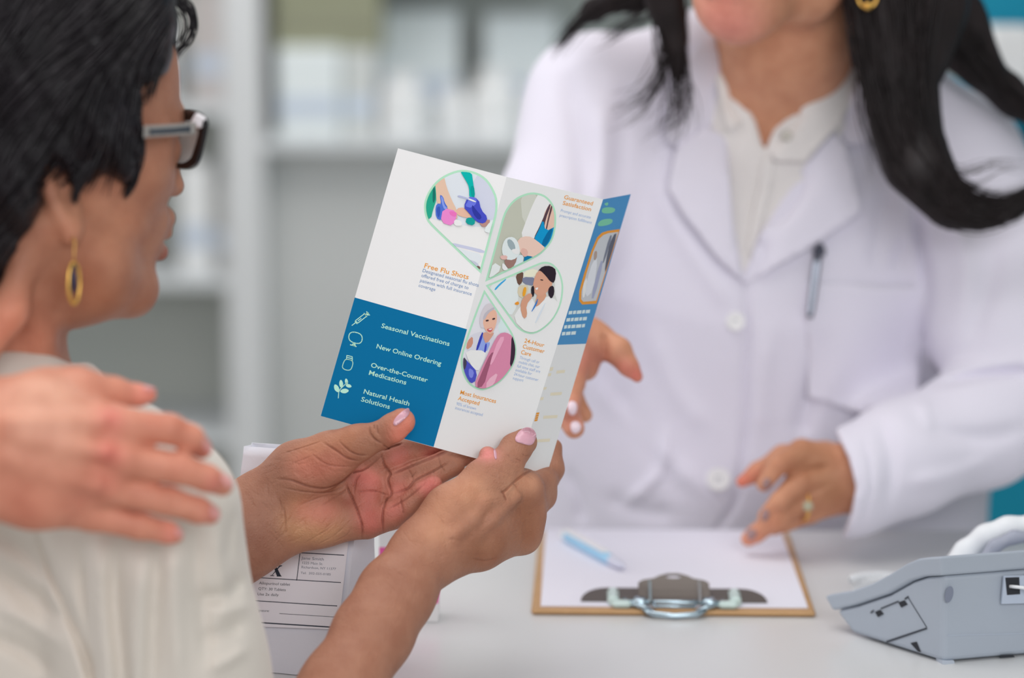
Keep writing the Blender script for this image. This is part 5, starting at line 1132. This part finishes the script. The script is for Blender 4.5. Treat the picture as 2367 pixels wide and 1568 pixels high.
sk.ell(J(1950, -130, 2.31), np.eye(3), (.012, .032, .016), .006)
# hand on the viewer's right, resting over the board corner
def gc(pts, k, q=1.0):      # the hands keep their own radius although the body is shrunk under the clothes
    sk.chain([(p[0], p[1], p[2], p[3] + g_ * FPX / p[2]) for p in pts], k, q)
gc([(2080, 1062, 2.305, 72), (1985, 1108, 2.285, 66), (1950, 1100, 2.28, 64)], .01)
for P_ in ([(1950, 1090, 2.28, 62), (1853, 1050, 2.265, 36)], [(1950, 1105, 2.278, 62), (1848, 1114, 2.258, 34)], [(1945, 1120, 2.28, 60), (1848, 1160, 2.262, 34)], [(1940, 1130, 2.282, 52), (1872, 1185, 2.272, 26)]): gc(P_, .01, .85)
gc([(1905, 1060, 2.29, 42), (1812, 1062, 2.285, 32), (1752, 1092, 2.28, 22), (1715, 1114, 2.278, 14)], .006)
gc([(1853, 1048, 2.265, 33), (1800, 1074, 2.252, 25), (1766, 1120, 2.252, 18)], .002)
gc([(1848, 1118, 2.258, 33), (1803, 1160, 2.246, 25), (1771, 1194, 2.252, 20)], .002)
gc([(1848, 1162, 2.262, 34), (1792, 1200, 2.252, 27), (1748, 1234, 2.262, 21), (1730, 1246, 2.267, 18)], .003)
gc([(1872, 1185, 2.272, 26), (1815, 1208, 2.270, 22), (1790, 1222, 2.276, 17)], .003)
# pointing hand behind the brochure
gc([(1225, 800, 2.36, 60), (1275, 782, 2.20, 56), (1320, 790, 2.13, 58)], .01)
gc([(1310, 760, 2.13, 50), (1370, 790, 2.125, 46)], .01); gc([(1365, 775, 2.125, 40), (1428, 812, 2.115, 31), (1452, 846, 2.112, 22), (1473, 871, 2.112, 14)], .006)
gc([(1315, 800, 2.13, 46), (1352, 850, 2.125, 32)], .01); gc([(1335, 815, 2.12, 36), (1322, 885, 2.105, 30), (1316, 945, 2.085, 24)], .004); gc([(1300, 830, 2.12, 36), (1292, 900, 2.11, 30), (1312, 960, 2.10, 28), (1327, 990, 2.088, 25)], .004); gc([(1290, 830, 2.13, 34), (1320, 920, 2.13, 28), (1352, 960, 2.125, 18)], .004)
SP_ = [(1660, 40, 90, (226, 146, 134), .6), (1700, 60, 70, (222, 142, 130), .5), (1680, -25, 26, (196, 96, 96), .5), (1850, 60, 90, (206, 152, 122), .4), (1715, 1114, 24, (206, 104, 90), .7), (1745, 1095, 26, (200, 116, 96), .4), (1470, 868, 26, (206, 110, 100), .8), (1440, 850, 24, (204, 122, 112), .6), (1395, 830, 34, (160, 90, 80), .5), (1340, 830, 50, (190, 116, 108), .6), (1325, 960, 50, (206, 130, 116), .6), (1735, 1245, 26, (214, 130, 108), .6), (1790, 1210, 34, (196, 128, 98), .4), (1900, 1080, 60, (158, 110, 78), .7), (1930, 1140, 50, (150, 104, 74), .7), (1850, 1060, 50, (164, 114, 84), .6), (1850, 1170, 50, (164, 114, 86), .6), (1800, 1080, 30, (180, 122, 94), .5)]
XA = axis((J(1120, 0, 2.12)[0], J(1360, 0, 2.12)[0], .0018), (J(1360, 0, 2.12)[0], J(1480, 0, 2.12)[0], .0016), (J(1480, 0, 2.12)[0], J(1680, 0, 2.26)[0], .004), (J(1680, 0, 2.26)[0], J(2080, 0, 2.3)[0], .0018), (J(2080, 0, 2.3)[0], .56, .005))
YA = axis((-.40, J(0, 1290, 2.26)[1], .006), (J(0, 1290, 2.26)[1], J(0, 1010, 2.28)[1], .0018), (J(0, 1010, 2.28)[1], J(0, 700, 2.1)[1], .0024), (J(0, 700, 2.1)[1], .16, .006), (.16, .52, .0032))
ZA = axis((2.05, 2.15, .0018), (2.15, 2.24, .003), (2.24, 2.33, .0018), (2.33, 2.42, .003), (2.42, 2.80, .007))
pb_ = field_obj('body', sk, [((XA[0], YA[0], ZA[0]), (XA[-1], YA[-1], ZA[-1]), (XA, YA, ZA))], m_face, PH, grow=-g_, tone=(192, 139, 110), paints=SP_, creases=[([(1915, 1078), (1870, 1086), (1815, 1106)], 7, 5), ([(1915, 1120), (1870, 1142), (1815, 1180)], 7, 3), ([(1870, 1190), (1830, 1200), (1790, 1216)], 6, 2), ([(1395, 770), (1398, 800), (1400, 830)], 8, 5)], cs=1.15)
pt_ = body_bvh(pb_)
m_nailg = mat('nail_grey_mauve', (146, 116, 114), .25, spec=.5); m_nailw = mat('nail_pale', (226, 204, 214), .2, spec=.6)
for poly, m in (([(1762, 1108), (1778, 1104), (1784, 1118), (1776, 1134), (1764, 1132)], m_nailg), ([(1760, 1180), (1774, 1176), (1780, 1190), (1772, 1206), (1760, 1204)], m_nailg), ([(1724, 1226), (1740, 1220), (1752, 1232), (1742, 1250), (1728, 1248)], m_nailg), ([(1310, 930), (1330, 926), (1336, 944), (1328, 962), (1314, 958)], m_nailw), ([(1318, 976), (1336, 972), (1346, 990), (1334, 1004), (1320, 1000)], m_nailw)):
    nail('nail', poly, PH, pt_, m, step=7, off=.0002, bulge=.0012)
# shirt under the coat
m_shirt = mat('shirt_white', (216, 212, 210), .75, bump=[('noise', 500, .2, .0006, (1, 1, 1))], noise=(300, .4, (204, 200, 198)))
m_coat = mat('coat_white', (212, 209, 221), .78, sheen=.2, spec=.2, bump=[('noise', 380, .12, .0005, (1, 1, 1)), ('noise', 9, .25, .006, (1, 1, 1))])
st = Field(); torso(st)
st.chain([(1815, 130, 2.395, 150), (1795, 280, 2.42, 185)], .03, .85)
st.poly([(1600, -100), (1650, 60), (1670, 150), (1702, 210), (1745, 275), (1767, 352), (1788, 300), (1830, 260), (1900, 212), (1975, 145), (2000, 40), (2050, -100)], .003, 'sub', 2.46)
st.poly([(1540, -200), (2080, -200), (2070, 230), (1930, 400), (1800, 640), (1700, 660), (1655, 420), (1600, 220)], .004, 'int')
shirt = field_obj('shirt', st, [pbox(1400, 40, 2200, 760, 2.26, 2.60, .0035)], m_shirt, PH, grow=-.0065)
stt = body_bvh(shirt)
cf = Field(); torso(cf); arms(cf); cf.chain([(2140, 640, 2.475, 95), (2205, 770, 2.465, 90), (2250, 850, 2.46, 70)], .04, .6)
cf.chain([(1630, 130, 2.42, 90), (1560, 200, 2.44, 100)], .04); cf.chain([(2010, 150, 2.42, 90), (2080, 250, 2.44, 100)], .04)
cf.poly([(1640, -100), (1650, 60), (1664, 123), (1680, 319), (1695, 514), (1718, 640), (1752, 550), (1860, 380), (1940, 280), (1993, 165), (2005, 40), (2000, -100)], .003, 'sub', 2.50)
cf.poly([(1600, 900), (1880, 960), (1925, 990), (1958, 1060), (1974, 1127), (1962, 1190), (1944, 1240), (1930, 1290), (1600, 1330)], .003, 'sub', 2.365)
nzc = fbm(31, [14, 22, 35, 50]); cf.wave(lambda X, Y, Z: nzc(X * 1.4 + Y * .3, Y * .6, Z), .004)
CFo = [([(1722, 655), (1729, 750), (1724, 850), (1722, 1000), (1702, 1150), (1655, 1230)], 8, 7.5), ([(1300, 150), (1335, 280), (1350, 400), (1350, 520)], 26, 7), ([(1390, 240), (1395, 360), (1380, 480)], 20, -6), ([(1450, 180), (1440, 300), (1430, 450)], 22, 5), ([(1520, 420), (1560, 520), (1640, 640), (1700, 720)], 24, -4),
       ([(1340, 860), (1440, 960), (1540, 1060), (1640, 1150)], 24, -6), ([(1420, 880), (1450, 960), (1520, 1050), (1560, 1120)], 26, 7), ([(1310, 1080), (1340, 1150), (1345, 1210)], 16, 7), ([(1540, 1000), (1530, 1080), (1490, 1130), (1440, 1170)], 14, -6), ([(1400, 1150), (1480, 1180), (1560, 1190)], 20, 5), ([(1500, 760), (1560, 900), (1640, 1000)], 26, -4),
       ([(1925, 760), (1885, 860), (1860, 960), (1850, 1010)], 22, 8), ([(1960, 740), (1940, 850), (1900, 960)], 22, -5), ([(1780, 760), (1760, 900), (1760, 1010)], 24, -4), ([(2110, 440), (2130, 560), (2144, 680), (2138, 760), (2165, 860)], 14, 14), ([(2100, 700), (2090, 800), (2060, 880)], 26, 8), ([(2060, 420), (2030, 540), (2020, 620)], 18, 4), ([(2010, 400), (1990, 520)], 16, -4), ([(2090, 560), (2070, 620)], 14, 5),
       ([(2200, 480), (2230, 600), (2220, 720)], 26, -6), ([(2300, 560), (2280, 680), (2240, 800)], 26, 7), ([(2175, 888), (2240, 872), (2310, 862), (2400, 856)], 12, 14), ([(2100, 950), (2180, 1000), (2280, 1010), (2380, 990)], 22, 6), ([(2030, 960), (2060, 1060), (2050, 1180)], 18, 5), ([(2130, 920), (2150, 1000)], 16, -4), ([(2100, 1120), (2200, 1100), (2300, 1060)], 20, -5), ([(1995, 1010), (2016, 1110), (1990, 1220)], 4, 3)]
coat = field_obj('white_coat', cf, [pbox(980, -40, 2620, 1250, 2.10, 2.80, .0032), pbox(1700, 1246, 1800, 1247, 2.1, 2.11, .01)][:1], m_coat, PH, creases=CFo, cs=1.45)
cfb = body_bvh(coat)
LAP = lambda n_, poly, tree, off, th, m, par, bulge=.003, st_=16: (lambda o: o)(drape(n_, poly, tree, off, th, m, par, step=st_, bulge=bulge, sm=10))
LAP('lapel', [(1716, 662), (1722, 612), (1752, 552), (1800, 470), (1860, 382), (1925, 298), (1957, 337), (1975, 410), (1994, 488), (1930, 535), (1850, 585), (1780, 625)], cfb, .004, .003, m_coat, coat, .006)
LAP('coat_collar', [(1925, 298), (1957, 335), (2020, 332), (2060, 260), (2040, 150), (1995, 110), (1985, 180), (1950, 260)], cfb, .003, .0035, m_coat, coat, .004)
LAP('lapel', [(1716, 650), (1706, 590), (1694, 500), (1684, 380), (1680, 320), (1630, 290), (1560, 350), (1546, 437), (1575, 490), (1613, 540), (1665, 605)], cfb, .004, .003, m_coat, coat, .006)
LAP('coat_collar', [(1680, 318), (1672, 220), (1660, 120), (1625, 90), (1570, 150), (1540, 240), (1540, 330), (1575, 345), (1630, 292)], cfb, .003, .0035, m_coat, coat, .004)
LAP('chest_pocket', [(1862, 655), (1920, 652), (2000, 655), (2132, 660), (2136, 760), (2120, 920), (1990, 955), (1866, 920)], cfb, .0015, .0018, m_coat, coat, .001)
for (x, y, r) in ((1700, 743, 22), (1661, 1108, 28)):
    D = hitD(cfb, x, y, 2.4); nrm = Vector(W(J(x, y, D - .004)) - W(J(x, y, D))).normalized(); rr = rad(r, D)
    b = MB(); b.lathe(P(x, y, D), [(rr, -.001), (rr, .002), (rr * .9, .0032), (rr * .7, .0028), (rr * .62, .0020), (0.0001, .0020)], 28, 0, nrm)
    up = nrm.cross(Vector((1, 0, 0))); 
    for i in range(4): a = math.pi / 4 + i * math.pi / 2; b.lathe(P(x, y, D) + Vector((1, 0, 0)) * math.cos(a) * rr * .22 + up * math.sin(a) * rr * .22, [(rr * .09, .002), (rr * .09, .0023)], 8, 1, nrm)
    smooth_angle(b.build('coat_button', [mat('button_white', (226, 226, 236), .35), m_inkg], coat))
LAP('shirt_collar', [(1650, 100), (1668, 150), (1700, 206), (1742, 270), (1760, 318), (1740, 300), (1712, 288), (1682, 306), (1666, 240), (1648, 160)], stt, .003, .0025, m_shirt, shirt, .002, 10)
LAP('shirt_collar', [(1975, 146), (1900, 212), (1832, 260), (1790, 290), (1774, 318), (1778, 352), (1794, 372), (1858, 374), (1930, 300), (1990, 205), (1996, 160)], stt, .003, .0025, m_shirt, shirt, .003, 12)
LAP('button_placket', [(1762, 356), (1790, 372), (1786, 420), (1772, 480), (1752, 545), (1732, 600), (1728, 560), (1742, 480), (1755, 420)], stt, .001, .0012, m_shirt, shirt, 0, 10)
D = hitD(stt, 1818, 314, 2.35) - .006; b = MB(); b.lathe(P(1818, 314, D), [(.0052, -.001), (.0052, .0016), (.004, .0018), (.0036, .0012), (.0001, .0012)], 20, 0, Vector((0, -1, .15)).normalized())
smooth_angle(b.build('shirt_button', mat('button_grey', (150, 146, 138), .3, metal=.2), shirt))
# pen in the chest pocket
D = hitD(cfb, 1885, 640, 2.4) - .007
pp = empty('ballpoint_pen', tuple(P(1884, 640, D)), 'black and silver pen clipped to the chest pocket of the white coat', 'pen')
top, bot = P(1893, 576, D - .001), P(1872, 735, D - .001); dx = (top - bot).normalized(); L_ = (top - bot).length
b = MB(); b.lathe(bot, [(.0028, 0), (.0036, L_ * .15), (.0040, L_ * .8), (.0036, L_)], 16, 0, dx); smooth_angle(b.build('barrel', mat('pen_black', (66, 68, 80), .3), pp))
b = MB(); b.lathe(P(1893, 590, D), [(.006, 0), (.0066, .004), (.0045, .009), (.002, .012)], 14, 0, dx); b.build('push_button', mat('pen_black', (66, 68, 80), .3), pp, True)
b = MB(); sdv = Vector((.0022, 0, 0)); A_ = P(1888, 605, D - .007); B_ = P(1872, 725, D - .006); b.prism([A_ - sdv, A_ + sdv, B_ + sdv * .7, B_ - sdv * .7], Vector((0, -.001, 0))); b.tube([P(1889, 604, D - .001), P(1888, 606, D - .0075)], .0022, 8); b.build('clip', mat('clip_silver', (150, 156, 168), .3, metal=.8), pp)
# ring
rg = empty('finger_ring', tuple(P(1865, 1168, 2.24)), 'gold ring with a clear stone on the hand over the clipboard corner', 'ring')
Dr = hitD(pt_, 1865, 1170, 2.25); b = MB(); ring_c = []
for a in np.linspace(0, 2 * math.pi, 29): ring_c.append(P(1858 + 12 * math.cos(a) , 1165 + 40 * math.sin(a), Dr + .0135 - .0155 * math.cos(a * 1.0 - 0.3)))
b.tube(ring_c, .0013, 8, 0, False); b.build('band', m_gold, rg, True)
b = MB(); b.lathe(P(1866, 1170, Dr + .001), [(.0035, 0), (.0052, .0016), (.0048, .0034), (.002, .0044)], 8, 0, Vector((0.1, -1, .1)).normalized()); b.build('stone', mat('stone_pale', (168, 164, 140), .2, spec=.8), rg)
er2 = empty('earring', tuple(P(2005, 2, 2.30)), 'small gold earring at the top edge, half hidden in long dark hair', 'earring')
b = MB(); b.tube([P(2005 + 22 * math.cos(a), -8 + 26 * math.sin(a), 2.262) for a in np.linspace(0, 2 * math.pi, 21)], .0014, 8, 0, False); b.lathe(P(2005, 14, 2.258), [(.0005, 0), (.004, .002), (.004, .005), (.0005, .007)], 10, 0, Vector((0, -1, 0))); b.build('hoop', m_gold, er2, True)
# long hair
lh = Field()
lh.ell(J(1850, -250, 2.35), np.eye(3), (.105, .125, .115), .02)
lh.chain([(2060, -160, 2.34, 140), (2092, 0, 2.325, 132), (2075, 110, 2.31, 106), (2082, 260, 2.29, 76), (2122, 385, 2.282, 66), (2190, 470, 2.282, 44), (2260, 497, 2.284, 24), (2330, 482, 2.29, 14), (2400, 425, 2.30, 8)], .02, .5)
lh.chain([(2130, -60, 2.36, 105), (2200, 60, 2.365, 72), (2262, 150, 2.37, 46), (2335, 222, 2.385, 30), (2450, 310, 2.40, 22)], .02, .5)
lh.chain([(1640, -200, 2.30, 60), (1545, -60, 2.31, 66), (1548, 20, 2.315, 46), (1560, 90, 2.32, 26), (1568, 160, 2.325, 10), (1570, 220, 2.33, 4)], .012, .5)
lh.chain([(1560, -90, 2.33, 60), (1450, -20, 2.35, 44), (1370, 22, 2.37, 22), (1310, 68, 2.39, 7)], .012, .5)
lh.poly([(1400, -700), (1250, 0), (1250, 400), (1591, 400), (1591, 60), (1585, 0), (1560, -150), (1620, -330), (1800, -330), (1950, -150), (1946, 0), (1962, 60), (1976, 140), (1994, 210), (2014, 310), (2060, 600), (2500, 600), (2600, -700)], .006)
nzh = fbm(17, [60, 90, 150, 40]); lh.wave(lambda X, Y, Z: nzh(X * 1.6, Y * .3, Z), .004)
ph_ = field_obj('hair', lh, [pbox(1240, -640, 2560, 560, 2.20, 2.50, .0036)], m_hair2, PH)
lines = []; rads = []
lock([(2040, -80), (2060, 100), (2080, 250), (2130, 390), (2200, 475), (2270, 500), (2340, 485), (2420, 430)], 260, 34, .0011, 2.272, 2.268, 6, .35, 31)
lock([(2000, -80), (1995, 100), (2010, 200), (2040, 300), (2090, 380), (2150, 440), (2220, 490)], 60, 14, .0010, 2.275, 2.268, 6, .8, 32)
lock([(2150, -80), (2130, 100), (2120, 250), (2160, 370), (2230, 440), (2310, 465), (2400, 440)], 60, 16, .0010, 2.275, 2.268, 6, .8, 33)
lock([(2140, -80), (2210, 60), (2270, 150), (2340, 225), (2450, 310)], 90, 26, .0011, 2.345, 2.36, 6, .5, 34)
lock([(1975, 60), (1985, 170), (1990, 260), (2010, 330), (2024, 390)], 14, 8, .0006, 2.29, 2.30, 5, 1.4, 35)
lock([(1560, -80), (1568, 40), (1575, 130), (1582, 210), (1570, 270), (1515, 312)], 26, 16, .0007, 2.31, 2.33, 8, 1.2, 36)
lock([(1530, -80), (1540, 40), (1540, 130), (1510, 200), (1470, 240), (1430, 258)], 30, 20, .0007, 2.31, 2.34, 8, 1.2, 37)
lock([(1540, -60), (1530, 60), (1550, 160), (1560, 240), (1550, 300)], 26, 18, .0007, 2.31, 2.33, 8, 1.2, 38)
lock([(1600, -60), (1500, -20), (1400, 15), (1340, 50), (1290, 110)], 60, 18, .0008, 2.32, 2.37, 6, .6, 39)
lock([(1560, -20), (1480, 40), (1430, 70), (1400, 90)], 26, 14, .0007, 2.32, 2.36, 6, 1, 40)
lock([(2180, 400), (2240, 410), (2300, 390), (2360, 395)], 12, 16, .0005, 2.28, 2.28, 8, 1, 41)
tubes('hair_strands', lines, rads, m_hair2, ph_, 4)
